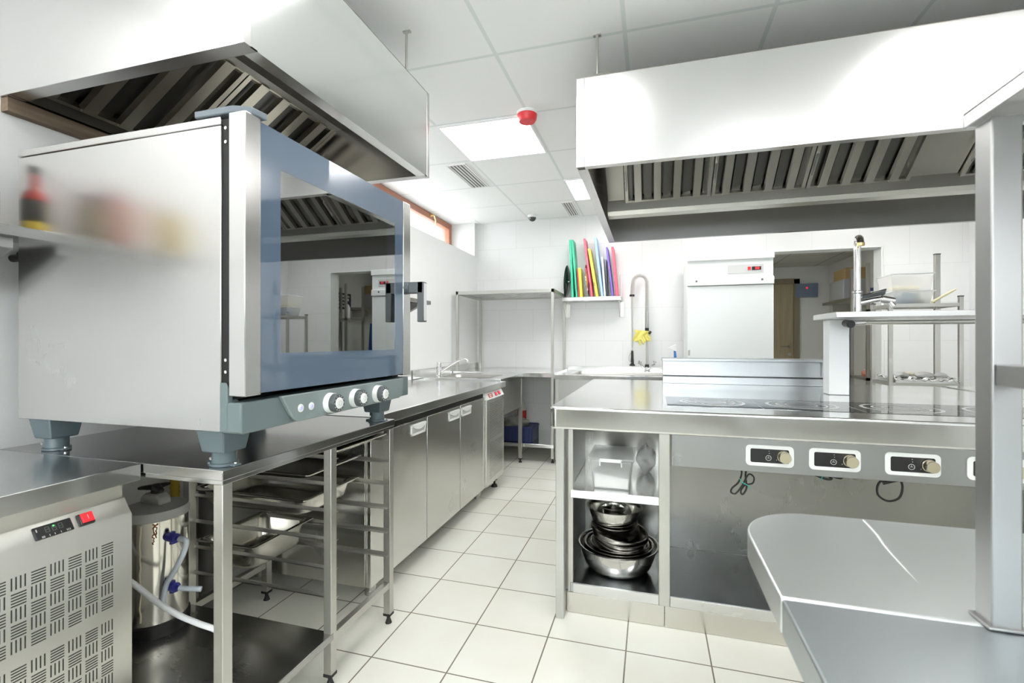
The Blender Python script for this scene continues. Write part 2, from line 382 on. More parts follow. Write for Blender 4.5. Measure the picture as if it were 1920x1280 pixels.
for yy in(cy0+.02,cy1-.02):
    for xx in(cx0+.12,cx1-.10): r.box(xx,xx+.014,yy-.006,yy+.006,cz0,cz1)
    for k in range(6): r.box(cx0+.08,cx1-.06,yy-.012 if yy>1.3 else yy,yy if yy>1.3 else yy+.012,cz0+.07+k*.095,cz0+.076+k*.095)
obj('tray_rack',r,STD,ov)
f=MB(); f.lathe((cx0+.01,(cy0+cy1)/2,1.39),[(0,0),(.19,0),(.19,.012),(.17,.02),(.05,.024),(0,.024)],36,Matrix.Rotation(pi/2,4,'Y'))
obj('fan_cover',f,STD,ov)
g=MB(); g.box(OX1,-1.017,OY0+.012,OY1-.012,1.05,1.735)
gap=MB(); gap.box(OX1,-1.018,OY0+.006,OY0+.05,1.03,1.74); gap.box(OX1,-1.018,OY1-.05,OY1-.006,1.03,1.74); gap.box(OX1,-1.018,OY0+.05,OY1-.05,1.045,1.10); gap.box(OX1,-1.018,OY0+.05,OY1-.05,1.68,1.74)
obj('door_gasket',gap,GASKET,ov)
s=MB()
for z in(1.715,1.68,1.13,1.10): s.cyl((-1.030,OY0+.006,z),(-1.030,OY0+.001,z),.004,n=12)
obj('hinge_screw',s,CHROME,ov)
# door: printed glass frame, clear window, steel edge profiles, lever handle
dX0,dX1=-1.014,-.966
dr=MB(); Y0,Y1,Z0,Z1=.992,1.722,1.045,1.742; a0,a1,b0,b1=1.062,1.661,1.146,1.642
for q in((Y0,a0,Z0,Z1),(a1,Y1,Z0,Z1),(a0,a1,Z0,b0),(a0,a1,b1,Z1)): dr.box(dX0+.004,dX1,q[0],q[1],q[2],q[3])
door=obj('door',dr,OVBLUE,ov,smooth=False)
obj('door_window',MB().box(dX1-.006,dX1-.0005,a0,a1,b0,b1),OVGLASS,door,smooth=False)
obj('inner_window',MB().box(dX0+.004,dX0+.008,a0,a1,b0,b1),OVGLASS,door,smooth=False)
obj('edge_profile',MB().box(dX0,dX1+.003,OY0-.004,Y0-.001,1.040,OZ1+.004),ST,door,bevel=.002)
obj('edge_profile',MB().box(dX0,dX1+.003,Y1+.001,OY1,1.040,OZ1),ST,door,bevel=.002)
hd=MB(); hd.cyl((dX1,1.748,1.395),(-.945,1.748,1.395),.026,.024,24); hd.box(-.955,-.882,1.733,1.765,1.372,1.418); hd.box(-.908,-.880,1.733,1.765,1.256,1.418)
hh=obj('door_handle',hd,DGREY,door,bevel=.003)
obj('handle_inlay',MB().box(-.8805,-.8785,1.738,1.760,1.262,1.412),mat('silver_inlay',(.62,.62,.63),.35),hh)
# base fascia with the control panel
b=MB(); b.prism([(OY0-.004,.948),(OY0+.006,.945),(OY1+.004,.955),(OY1+.004,1.032),(OY0-.004,1.024)],'x',-1.040,-.975)
b.prism([(OY0-.006,.948),(OY0+.03,.948),(OY0+.03,1.030),(OY0+.012,1.030),(OY0+.012,1.036),(OY0-.006,1.076)],'x',-1.042,-1.016)
fa=obj('base_fascia',b,OVGREY,ov,bevel=.004)
cp=MB(); cp.prism([(1.062,1.028),(1.10,.970),(1.112,.957),(1.130,.949),(1.16,.949),(1.69,.953),(1.715,.965),(1.722,1.03)],'x',-.976,-.962)
cpo=obj('control_panel',cp,OVLIGHT,ov,bevel=.003)
RX=Matrix.Rotation(pi/2,4,'Y')
for k,(yy,lab) in enumerate(((1.26,0),(1.39,0),(1.526,0))):
    kb=MB(); kb.lathe((-.962,yy,.987),[(0,0),(.031,0),(.030,.018),(.0,.018)],32,RX)
    ko=obj('knob',kb,WHITEP,ov)
    kr=MB(); kr.lathe((-.944,yy,.987),[(0,0),(.0285,0),(.0285,.014),(.026,.018),(.0,.018)],32,RX); obj('knob_ring',kr,DGREY,ko)
    kc=MB(); kc.lathe((-.926,yy,.987),[(0,0),(.0175,0),(.0165,.003),(.0,.004)],28,RX); obj('knob_cap',kc,WHITEP,ko)
    km=MB()
    for i in range(12):
        an=i*pi/6; km.box(-.9262,-.9255,yy+.0225*cos(an)-.0012,yy+.0225*cos(an)+.0012,.987+.0225*sin(an)-.0012,.987+.0225*sin(an)+.0012)
    obj('knob_marks',km,WHITEP,ko,smooth=False)
    ki=MB(); ki.tube([(-.9212,yy+.007*cos(i*pi/8),.987+.007*sin(i*pi/8)) for i in range(16)],.0006,5,True); obj('knob_symbol',ki,GREYP,ko)
for yy in(1.134,1.178):
    bb=MB(); bb.lathe((-.963,yy,.987),[(0,0),(.0115,0),(.0115,.002),(.009,.002),(0,.002)],24,RX); bo=obj('indicator_button',bb,WHITEP,ov)
    bb=MB(); bb.lathe((-.9612,yy,.987),[(0,0),(.008,0),(.006,.0022),(0,.003)],24,RX); obj('button_light',bb,LEDB,bo)
def foot(x,y,dx=.045):
    p=MB(); a,bq=.046,.036
    p.hexa([(x-bq,y-bq,.888),(x+bq,y-bq,.888),(x+bq,y+bq,.888),(x-bq,y+bq,.888),(x-a,y-a,.949),(x+a,y-a,.949),(x+a,y+a,.949),(x-a,y+a,.949)])
    o=obj('foot',p,FOOTG,ov,bevel=.004)
    q=MB(); q.cyl((x,y,.858),(x,y,.889),.029,n=32); q.cyl((x,y,.8505),(x,y,.858),.034,n=32); q.hexa([(x-.046,y-.012,.8505),(x+.046,y-.012,.8505),(x+.046,y+.012,.8505),(x-.046,y+.012,.8505),(x-.044,y-.010,.856),(x+.044,y-.010,.856),(x+.044,y+.010,.856),(x-.044,y+.010,.856)])
    obj('foot_base',q,FOOTG,o,bevel=.001)
    q=MB(); q.cyl((x-.012,y-.0285,.872),(x-.012,y-.0315,.872),.004,n=12); q.cyl((x+.038,y,.856),(x+.038,y,.860),.005,n=12)
    obj('foot_screw',q,CHROME,o)
foot(-1.090,.998); foot(-1.735,.998); foot(-1.090,1.730); foot(-1.735,1.730)
b=MB(); b.prism([(-1.125,OY0-.005),(-1.00,OY0-.005),(-.962,OY0+.015),(-.955,OY0+.06),(-1.125,OY0+.06)],'z',OZ1+.003,OZ1+.021)
obj('hinge_cover',b,mat('blue_grey_plastic',(.13,.16,.185),.4),ov,bevel=.003)
b=MB(); b.hexa([(-1.42,1.10,OZ1),(-1.24,1.10,OZ1),(-1.24,1.30,OZ1),(-1.42,1.30,OZ1),(-1.335,1.10,OZ1+.055),(-1.325,1.10,OZ1+.055),(-1.325,1.30,OZ1+.055),(-1.335,1.30,OZ1+.055)])
obj('vent_cowl',b,mat('light_steel_paint',(.66,.66,.65),.4),ov)

# stand
stn=thing('oven_stand','stainless steel stand with tray runners carrying the combi oven','stand',(-1.4,1.37,0))
obj('stand_top',MB().box(-1.90,-1.04,.947,1.786,.824,T).box(-1.90,-1.043,.950,1.783,.812,.824),STTOP,stn,bevel=.0015)
DK=steel('dark_steel_edge',(.50,.50,.48),.25,'y')
lg=STD
def leg(x,y,z1=.812,par=stn,m=lg,s=.03,footr=.014):
    o=obj('leg',MB().box(x,x+s,y,y+s,.038,z1),m,par,bevel=.0015)
    p=MB(); p.box(x-.001,x+s+.001,y-.001,y+s+.001,.034,.044); p.cyl((x+s/2,y+s/2,.012),(x+s/2,y+s/2,.036),.007,.008,16); p.cyl((x+s/2,y+s/2,0.0005),(x+s/2,y+s/2,.018),footr,.008,20)
    obj('leg_foot',p,RUBBER,o)
for y in(.950,1.375,1.752):
    leg(-1.073,y); leg(-1.70,y)
obj('lower_shelf',MB().box(-1.715,-1.042,.945,1.388,.158,.183),steel('shelf_dark_steel',(.40,.40,.39),.24,'x'),stn,bevel=.002)
obj('cross_bar',MB().box(-1.070,-1.046,1.405,1.752,.150,.175),STD,stn,bevel=.001)
obj('cross_bar',MB().box(-1.70,-1.676,1.405,1.752,.150,.175),STD,stn,bevel=.001)
for z in(.780,.688,.596,.498,.400,.302):
    r=MB(); r.box(-1.70,-1.045,1.398,1.400,z-.010,z+.004); r.box(-1.70,-1.045,1.398,1.418,z-.010,z-.008)
    obj('tray_runner',r,STD,stn)
    r=MB(); r.box(-1.70,-1.045,1.745,1.747,z-.010,z+.004); r.box(-1.70,-1.045,1.727,1.747,z-.010,z-.008)
    obj('tray_runner',r,STD,stn)

# gastronorm pans on the runners
def pan(name,label,xf,z,depth,length=.53):
    x1=xf;x0=xf-length;y0,y1=1.408,1.738;zr=z-.004
    t=thing(name,label,'gastronorm pan',((x0+x1)/2,(y0+y1)/2,zr),'gastronorm pans on the runners of the oven stand')
    rr=.02; n=6
    def ring(ins,rad,zz):
        pts=[]
        for cx,cy,a in((x1-ins-rad,y1-ins-rad,0),(x0+ins+rad,y1-ins-rad,90),(x0+ins+rad,y0+ins+rad,180),(x1-ins-rad,y0+ins+rad,270)):
            for i in range(n+1):
                q=radians(a+90*i/n); pts.append((cx+rad*cos(q),cy+rad*sin(q),zz))
        return pts
    rings=[ring(0,.012,zr-.002),ring(0,.012,zr+.003),ring(.003,.012,zr+.005),ring(.011,.018,zr+.005),ring(.017,.022,zr+.001),ring(.020,.045,zr-depth*.12),ring(.028,.05,zr-depth*.80),ring(.036,.05,zr-depth*.95),ring(.052,.05,zr-depth)]
    m=MB(); vs=[p for r in rings for p in r]; k=len(rings[0]); fs=[]
    for a in range(len(rings)-1):
        for i in range(k):
            j=(i+1)%k; fs.append((a*k+i,a*k+j,(a+1)*k+j,(a+1)*k+i))
    fs.append(tuple((len(rings)-1)*k+i for i in range(k)))
    m.add(vs,fs); obj('pan_body',m,STPAN,t,solid=.0012,ang=50)
    return t
pan('gastronorm_pan','shallow steel pan on the topmost runner, just under the stand top',-1.045,.800,.020,.62)
pan('gastronorm_pan','shallow steel pan on the second runner of the oven stand',-1.165,.704,.022)
pan('gastronorm_pan','medium-deep steel pan on the third runner of the oven stand',-1.175,.612,.065)
pan('gastronorm_pan','deep steel pan on the fifth runner, lowest pan in the oven stand',-1.404,.416,.10,.275)

# water softener cylinder on the lower shelf of the stand
wx,wy=-1.668,1.248
ws=thing('water_softener','tall steel water softener cylinder with grey lid on the stand\'s lower shelf','water softener',(wx,wy,.183))
obj('base_ring',MB().lathe((wx,wy,.1835),[(0,0),(.101,0),(.102,.04),(.097,.045),(0,.045)],44),BLACK,ws)
rust=mat('limescale_streaks',(.62,.56,.40),.5)
SOFT=steel('softener_steel',(.72,.70,.64),.13,'z',.03,var=.05)
bd=obj('cylinder_body',MB().lathe((wx,wy,.2285),[(0,0),(.096,0),(.096,.345),(0,.345)],64),SOFT,ws)
for k,(a0,z0_,z1_) in enumerate(((-62,.245,.565),(-40,.50,.568),(-36,.52,.568))):
    rnd=random.Random(k); pts=[]
    n_=14
    for i in range(n_+1):
        a=radians(a0+rnd.uniform(-2.2,2.2)); zz=z1_-(z1_-z0_)*i/n_; pts.append((wx+.0962*cos(a),wy+.0962*sin(a),zz))
    obj('limescale_streak',MB().tube(pts,[.0016+.0014*rnd.random() for _ in pts],6),rust if k==0 else mat('rust_streak_%d'%k,(.28,.10,.03),.6),bd)
obj('lid',MB().lathe((wx,wy,.572),[(0,0),(.099,0),(.100,.016),(.096,.030),(.06,.040),(0,.042)],48),GREYP,ws)
p=MB(); p.prism([(-.048,0),(.048,0),(.044,.022),(.026,.036),(-.026,.036),(-.044,.022)],'y',wy-.022,wy+.022); p.v=[(x+wx,y,z+.612) for x,y,z in p.v]
obj('lid_bracket',p,GREYP,ws,bevel=.006)
p=MB(); p.cyl((wx,wy,.645),(wx,wy,.664),.014,n=18)
for a in(-20,100,200):
    q=radians(a); d=Vector((cos(q),sin(q),0)); n_=Vector((-sin(q),cos(q),0)); c=Vector((wx,wy,.664))
    pts=[c-n_*.014,c+n_*.014,c+d*.056+n_*.009,c+d*.056-n_*.009]
    pts=[c-n_*.014,c+d*.056-n_*.009,c+d*.056+n_*.009,c+n_*.014]
    p.hexa([tuple(v-Vector((0,0,.004))) for v in pts]+[tuple(v+Vector((0,0,.014 if i in(0,3) else .005))) for i,v in enumerate(pts)])
obj('screw_knob',p,BLACK,ws,bevel=.003)
BLUEP=mat('blue_plastic',(.03,.035,.28),.4); HOSE=mat('pale_hose',(.62,.68,.74),.35)
vx=wx+.096
for z in(.515,.350):
    p=MB(); p.cyl((vx-.004,wy-.03,z),(vx+.038,wy-.03,z),.013,.016,18); p.cyl((vx+.020,wy-.03,z-.020),(vx+.020,wy-.03,z+.020),.009,n=14); p.cyl((vx+.038,wy-.03,z),(vx+.052,wy-.03,z),.008,n=14)
    obj('hose_valve',p,BLUEP,ws,bevel=.001)
def smooth_path(pts,n=10):
    P=[Vector(p) for p in pts]; out=[]
    for i in range(len(P)-1):
        a=P[max(i-1,0)];b=P[i];c=P[i+1];d=P[min(i+2,len(P)-1)]
        for k in range(n):
            t=k/n; out.append(.5*((2*b)+(c-a)*t+(2*a-5*b+4*c-d)*t*t+(3*b-3*c+d-a)*t**3))
    out.append(P[-1]); return out
yv=wy-.03
obj('upper_hose',MB().tube(smooth_path([(vx+.050,yv,.515),(vx+.080,yv,.510),(vx+.078,yv-.01,.47),(vx+.045,yv-.015,.41),(vx+.018,yv-.02,.365),(vx+.004,yv-.022,.30)]),.0085,12),HOSE,ws)
obj('lower_hose',MB().tube(smooth_path([(vx+.050,yv,.350),(vx+.075,yv+.01,.346),(vx+.11,yv+.03,.340)]),.0085,12),HOSE,ws)
wh=tag(obj('water_hose',MB().tube(smooth_path([(-1.72,1.09,.52),(-1.66,1.09,.46),(-1.57,1.10,.418),(-1.47,1.10,.375),(-1.38,1.10,.348),(-1.30,1.10,.335),(-1.225,1.10,.325),(-1.20,1.105,.29),(-1.197,1.11,.24),(-1.197,1.11,.195)]),.0085,12),mat('white_hose',(.80,.82,.82),.35)),'white water hose sagging in front of the steel softener cylinder','hose')
t=thing('drain_pipe','dark grey drain pipe with coupling behind the oven stand','pipe',(-1.86,1.62,0))
obj('pipe',MB().tube(smooth_path([(-1.86,1.62,0.001),(-1.86,1.62,.35),(-1.86,1.62,.52),(-1.875,1.62,.59),(-1.92,1.62,.63),(-1.972,1.62,.64)],8),.035,20),mat('grey_pipe_plastic',(.13,.13,.13),.5),t)
obj('coupling',MB().cyl((-1.86,1.62,.33),(-1.86,1.62,.40),.043,n=28),mat('grey_coupling',(.10,.10,.10),.5),t)
tag(obj('gas_hose',MB().tube(smooth_path([(-1.93,1.50,.80),(-1.925,1.50,.72),(-1.915,1.51,.62),(-1.92,1.52,.45),(-1.93,1.53,.20),(-1.94,1.53,.020)],14),[.016+.0025*(i%2) for i in range(71)],16),mat('yellow_corrugated_hose',(.50,.36,.03),.5)),'yellow corrugated hose against the left wall under the oven stand','hose')

# ------------------------------------------------------------------ refrigerated counter at the near left
nf=thing('refrigerated_counter','near refrigerated counter with basket-weave vent grille and red rocker switch','refrigerated counter',(-1.64,.2,0))
obj('worktop',MB().box(-1.975,-1.314,-.75,.944,.806,T),steel('near_top_steel',(.66,.67,.67),.21,'x',.04,var=.05),nf,bevel=.0015)
BODY=steel('counter_body_steel',(.80,.79,.74),.34,'y')
obj('cabinet_body',MB().box(-1.965,-1.372,-.74,.936,.10,.805),BODY,nf)
fp=MB(); fp.prism([(-1.371,.10),(-1.335,.10),(-1.335,.716),(-1.362,.758),(-1.371,.758)],'y',.40,.936)
obj('front_panel',fp,BODY,nf,bevel=.001)
fp=MB(); fp.box(-1.371,-1.340,-.14,.395,.105,.755); fp.box(-1.371,-1.340,-.70,-.145,.105,.755)
obj('door',fp,BODY,nf,bevel=.002)
p=MB()
for x in(-1.90,-1.42):
    for y in(-.68,.86): p.cyl((x,y,0),(x,y,.10),.02,n=18)
obj('foot',p,RUBBER,nf)
sl=MB(); CW=.0355
def block(ztop,rows,flip):
    for c_ in range(12):
        for r_ in range(rows):
            y1=.889-c_*CW; z1=ztop-r_*.0345; w_=.027; h_=.028; X=-1.335
            if (c_+r_+flip)%2==0:
                for i in range(5): zz=z1-.0015-i*.0064; sl.box(X-.001,X+.0004,y1-w_,y1,zz-.0028,zz)
            else:
                for i in range(4): yy=y1-.001-i*.0079; sl.box(X-.001,X+.0004,yy-.0026,yy,z1-h_,z1)
VSB=mat('vent_slot_black',(.025,.027,.022),.6)
block(.662,5,0); obj('vent_grille',sl,VSB,nf,smooth=False)
sl=MB(); block(.462,9,1); obj('vent_grille',sl,VSB,nf,smooth=False)
# thermostat display and rocker switch on the bevel: local frame along the slope
bo=Vector((-1.335,0,.716)); bu=Vector((-.027,0,.042)).normalized(); bn=Vector((.042,0,.027)).normalized()
def slab(mb,y0,y1,s0,s1,h0,h1,sh=0):
    P=lambda y,s,h:tuple(bo+bu*s+bn*h+Vector((0,y,0)))
    return mb.hexa([P(y0,s0,h0),P(y1,s0,h0),P(y1,s1,h0),P(y0,s1,h0),P(y0+sh,s0+sh,h1),P(y1-sh,s0+sh,h1),P(y1-sh,s1-sh,h1),P(y0+sh,s1-sh,h1)])
dp=obj('thermostat',slab(MB(),.730,.806,.008,.040,0,.004,.001),BLACK,nf,bevel=.002)
m=MB()
def seg7(y,s,sc_,on):
    segs={'a':(0,1,1,1),'b':(1,.5,1,1),'c':(1,0,1,.5),'d':(0,0,1,0),'e':(0,0,0,.5),'f':(0,.5,0,1),'g':(0,.5,1,.5)}
    for k in on:
        a,b_,c_,d_=segs[k]; w_=.0006
        slab(m,y+a*sc_*.6-w_,y+c_*sc_*.6+w_,s+b_*sc_-w_,s+d_*sc_+w_,.0042,.0045)
for y in(.752,.765,.778): seg7(y,.021,.012,'abcdefg')
obj('display_digits',m,mat('unlit_segments',(.10,.11,.10),.5),dp,smooth=False)
m=MB(); slab(m,.767,.770,.030,.033,.0043,.005); obj('display_light',m,LEDG,dp,smooth=False)
m=MB()
for y in(.742,.744,.746,.756,.766,.778,.790,.793,.796): slab(m,y,y+.001,.010,.0145,.0042,.0046)
slab(m,.735,.737,.027,.034,.0042,.0046)
obj('display_marks',m,mat('pale_print',(.6,.6,.6),.5),dp,smooth=False)
sw=obj('power_switch',slab(MB(),.816,.850,.008,.040,0,.010,.002),BLACK,nf,bevel=.002)
obj('switch_rocker',slab(MB(),.820,.846,.013,.037,.010,.0145,.001),emit('red_lit_rocker',(1,.02,.03),.3,(.7,.02,.03)),sw,bevel=.001)
m=MB(); slab(m,.8325,.8335,.019,.031,.0146,.0150); obj('switch_mark',m,mat('pink_mark',(1,.5,.5),.4),sw,smooth=False)
m=MB(); m.cyl(tuple(bo+bu*.020+Vector((0,.664,0))),tuple(bo+bu*.020+bn*.003+Vector((0,.664,0))),.006,n=16)
obj('pilot_lamp',m,LEDR,nf)

# ------------------------------------------------------------------ counter with three doors
pc=thing('prep_counter','long refrigerated prep counter with three steel doors and white handles','refrigerated counter',(-1.57,2.78,0))
obj('worktop',MB().box(-1.975,-1.154,1.805,3.747,.805,T),STTX,pc,bevel=.0015)
obj('splashback',MB().box(-1.978,-1.960,1.805,3.64,T,T+.07),STY,pc,bevel=.001)
DOORS=steel('door_steel',(.66,.66,.63),.24,'z')
obj('cabinet_body',MB().box(-1.955,-1.205,1.815,3.735,.10,.804),DOORS,pc)
obj('door_shadow_gap',MB().box(-1.206,-1.192,1.82,3.30,.766,.803),GASKET,pc,smooth=False)
for y0,y1,hy0,hy1 in((1.825,2.367,2.184,2.350),(2.373,2.836,2.655,2.822),(2.842,3.305,2.858,3.025)):
    d=obj('door',MB().box(-1.204,-1.180,y0,y1,.095,.766),DOORS,pc,bevel=.002)
    hm=MB(); z0,z1=.690,.748
    hm.box(-1.181,-1.176,hy0,hy1,z0,z0+.012); hm.box(-1.181,-1.176,hy0,hy1,z1-.006,z1); hm.box(-1.181,-1.176,hy0,hy0+.012,z0,z1); hm.box(-1.181,-1.176,hy1-.012,hy1,z0,z1)
    # curved lip
    n=10; vs=[];yy=[hy0+.010+(hy1-hy0-.020)*i/n for i in range(n+1)]
    hm.prism([(y,z1-.002) for y in yy]+[(y,z1-.010-.020*sin(pi*(y-yy[0])/(yy[-1]-yy[0]))) for y in reversed(yy)],'x',-1.181,-1.168)
    ho=obj('door_handle',hm,WHITEP,d,bevel=.0015)
    obj('handle_recess',MB().box(-1.1802,-1.1790,hy0+.010,hy1-.010,z0+.010,z1-.004),mat('handle_grey',(.55,.55,.54),.5),ho)
cu=obj('compressor_panel',MB().box(-1.204,-1.165,3.310,3.735,.10,.742),DOORS,pc,bevel=.002)
m=MB()
for i in range(16):
    for j in range(46):
        if 22<=j<=23: continue
        y=3.375+i*.0195+(j%2)*.0095; z=.145+j*.0125
        m.box(-1.1655,-1.1646,y,y+.009,z,z+.0038)
obj('vent_holes',m,mat('vent_dark',(.06,.06,.055),.6),cu,smooth=False)
bz=MB(); bz.prism([(-1.204,.743),(-1.165,.743),(-1.190,.792),(-1.204,.792)],'y',3.310,3.735); bzo=obj('switch_fascia',bz,WHITEP,pc,bevel=.001)
bo=Vector((-1.165,0,.743)); bu=Vector((-.025,0,.049)).normalized(); bn=Vector((.049,0,.025)).normalized()
obj('thermostat',slab(MB(),3.38,3.47,.010,.042,0,.003,.001),mat('red_label',(.62,.10,.06),.4),bzo)
m=MB(); slab(m,3.40,3.43,.016,.022,.003,.0034); slab(m,3.40,3.45,.028,.036,.003,.0034); obj('label_print',m,WHITEP,bzo,smooth=False)
obj('power_switch',slab(MB(),3.53,3.58,.010,.042,0,.004,.001),BLACK,bzo); obj('power_switch',slab(MB(),3.61,3.66,.010,.042,0,.004,.001),BLACK,bzo)
obj('switch_rocker',slab(MB(),3.535,3.560,.014,.038,.004,.009,.001),LEDR,bzo); obj('switch_rocker',slab(MB(),3.615,3.640,.016,.040,.004,.009,.001),LEDR,bzo)
for x,y in((-1.26,3.37),(-1.26,1.95),(-1.90,3.37),(-1.90,1.95)): obj('foot',MB().cyl((x,y,0),(x,y,.10),.024,n=20).cyl((x,y,0),(x,y,.02),.028,n=20),STD,pc)
m=MB(); x,y=-1.225,3.665; m.cyl((x,y,.0005),(x,y,.02),.026,.020,20); m.cyl((x,y,.02),(x,y,.06),.009,n=12); m.cyl((x,y,.055),(x,y,.099),.022,.030,20); obj('foot',m,RUBBER,pc)

# wall shelf on the left wall with a sauce bottle
sh=thing('wall_shelf','long steel shelf on brackets along the left wall behind the oven','shelf',(-1.98,2.2,1.5))
obj('shelf_board',MB().box(-1.978,-1.700,.30,3.48,1.496,1.500).box(-1.704,-1.700,.30,3.48,1.471,1.4965).box(-1.978,-1.700,3.476,3.48,1.471,1.4965),STTOP,sh,bevel=.0008)
for y in(.858,2.1,3.30):
    obj('bracket',MB().prism([(-1.978,1.470),(-1.730,1.470),(-1.730,1.440),(-1.978,1.32)],'y',y,y+.035),steel('bracket_steel_%d'%int(y*10),(.33,.33,.33),.4),sh,bevel=.002)
bt=thing('sauce_bottle','red sauce bottle with dark label on the left wall shelf','bottle',(-1.845,.885,1.5))
c=(-1.845,.885,1.5005)
obj('bottle_body',MB().lathe(c,[(0,0),(.030,0),(.032,.006),(.032,.115),(.027,.135),(.014,.152),(.0125,.195),(0,.195)],32),mat('red_sauce_glass',(.55,.03,.015),.12),bt)
obj('label',MB().lathe(c,[(.0325,.045),(.0327,.046),(.0327,.112),(.0325,.113)],32),mat('black_label',(.02,.02,.015),.5),bt)
obj('label_band',MB().lathe(c,[(.0325,.018),(.0327,.019),(.0327,.044),(.0325,.045)],32),mat('yellow_label',(.75,.55,.04),.5),bt)
obj('cap',MB().lathe(c,[(0,.195),(.015,.195),(.015,.22),(0,.22)],24),BLACK,bt)
m=MB(); 
for k,(a,z0_,w_) in enumerate(((-60,.062,.020),(-60,.078,.024),(-60,.094,.018))):
    for i in range(4):
        q=radians(a+i*14); m.box(c[0]+.0328*cos(q)-.0015,c[0]+.0328*cos(q)+.0015,c[1]+.0328*sin(q)-.0015,c[1]+.0328*sin(q)+.0015,c[2]+z0_,c[2]+z0_+.008)
obj('label_lettering',m,mat('gold_print',(.55,.5,.2),.5),bt,smooth=False)
def jar(x,y,r,h,c1,c2,name,label,cat):
    t=thing(name,label,cat,(x,y,1.5))
    obj('body',MB().lathe((x,y,1.5005),[(0,0),(r*.95,0),(r,.006),(r,h*.78),(r*.8,h*.84),(r*.8,h*.86),(0,h*.86)],28),c1,t)
    obj('cap',MB().lathe((x,y,1.5005+h*.862),[(0,0),(r*.86,0),(r*.86,h*.14),(0,h*.14)],24),c2,t)
jar(-1.80,.745,.045,.16,mat('olive_jar',(.20,.17,.07),.2),BLACK,'spice_jar','unseen olive brown jar added on the wall shelf for reflections','jar')  # this and the next two: unseen, added to fill the oven side's reflection
jar(-1.88,.62,.05,.24,mat('ketchup_red',(.50,.04,.03),.35),WHITEP,'ketchup_bottle','unseen larger red bottle added on the wall shelf for reflections','bottle')
jar(-1.80,.48,.05,.20,mat('mustard_yellow',(.62,.45,.05),.35),WHITEP,'mustard_jar','unseen yellow jar with white cap, added on the wall shelf for reflections','jar')
t=thing('wall_valve','black plastic valve knob on the left wall beside the oven','valve',(-1.98,1.02,1.44))
obj('valve_stem',MB().cyl((-1.979,1.02,1.445),(-1.90,1.02,1.445),.012,n=16),BLACK,t)
p=MB()
for k in range(3): q=2*pi*k/3+.6; p.cyl((-1.915,1.02+.014*cos(q),1.445+.014*sin(q)),(-1.885,1.02+.014*cos(q),1.445+.014*sin(q)),.013,n=14)
obj('valve_knob',p,BLACK,t,bevel=.002)

# ------------------------------------------------------------------ extractor hoods
def rotmap(mb,f): mb.v=[f(*p) for p in mb.v]; return mb
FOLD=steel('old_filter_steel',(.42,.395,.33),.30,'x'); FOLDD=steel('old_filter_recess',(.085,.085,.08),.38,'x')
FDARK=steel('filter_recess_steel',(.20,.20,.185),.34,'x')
def filt(par,p0,p1,a0,a1,axis,plain=False,mats=None):
    """one baffle filter: spans a0..a1 along the hood, slopes from p0 to p1 in the cross plane"""
    (u0,z0),(u1,z1)=p0,p1; L_=math.hypot(u1-u0,z1-z0); du,dz=(u1-u0)/L_,(z1-z0)/L_; nu,nz=dz,-du
    if nz>0: nu,nz=-nu,-nz
    m=MB()
    def B(a,b_,s0,s1,h0,h1,inset=0):
        P=lambda aa,s,h:((u0+du*s+nu*h, aa, z0+dz*s+nz*h) if axis=='y' else (aa,u0+du*s+nu*h,z0+dz*s+nz*h))
        m.hexa([P(a,s0,h0),P(b_,s0,h0),P(b_,s1,h0),P(a,s1,h0),P(a+inset,s0,h1),P(b_-inset,s0,h1),P(b_-inset,s1,h1),P(a+inset,s1,h1)])
    if plain: B(a0+.003,a1-.003,0,L_,0,.006)
    else:
        W=a1-a0
        B(a0+.003,a0+.022,0,L_,0,.03); B(a1-.022,a1-.003,0,L_,0,.03); B(a0+.02,a1-.02,0,.012,0,.028); B(a0+.02,a1-.02,L_-.012,L_,0,.028)
        nb=4; pt=(W-.05)/nb
        for i in range(nb):
            c_=a0+.025+pt*(i+.5)
            B(c_-pt*.21,c_+pt*.21,.006,L_-.006,.012,.036,.004)     # raised channel
        for i in range(nb+1):
            c_=a0+.025+pt*i
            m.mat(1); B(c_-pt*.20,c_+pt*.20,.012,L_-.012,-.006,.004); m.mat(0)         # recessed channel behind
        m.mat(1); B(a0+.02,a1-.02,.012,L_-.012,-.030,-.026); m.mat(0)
        o=obj('grease_filter',m,mats or [STFIL,FDARK],par,smooth=False)
        h_=MB(); c_=a0+.010
        mm=m; m=h_; B(c_-.004,c_+.004,L_*.25,L_*.29,.03,.045); B(c_-.004,c_+.004,L_*.55,L_*.59,.03,.045); B(c_-.004,c_+.004,L_*.25,L_*.59,.042,.048)
        # handle beside the frame
        obj('filter_handle',h_,CHROME,o,smooth=False)
        return o
    return obj('blanking_plate',m,STFIL,par,smooth=False)
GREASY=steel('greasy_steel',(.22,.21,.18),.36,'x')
hx0,hx1,hy0,hy1,hz0,hz1=-1.975,-1.010,.983,2.048,1.95,2.342
hl=thing('extractor_hood','stainless extractor hood hanging over the combi oven at left','extractor hood',(-1.49,1.51,hz0))
obj('end_panel',MB().box(hx0,hx1,hy0,hy0+.003,hz0,hz1).box(hx0,hx1,hy0+.003,hy0+.045,hz0,hz0+.003),STHOOD,hl)
obj('end_panel',MB().box(hx0,hx1,hy1-.003,hy1,hz0,hz1).box(hx0,hx1,hy1-.04,hy1-.003,hz0,hz0+.003),STHOOD,hl)
obj('front_panel',MB().box(hx1-.003,hx1,hy0+.020,hy1-.020,hz0,hz1).box(hx1-.045,hx1-.003,hy0+.045,hy1-.04,hz0,hz0+.003),steel('steel_hood_side',(.90,.92,.91),.15,'y',.05,var=.04),hl)
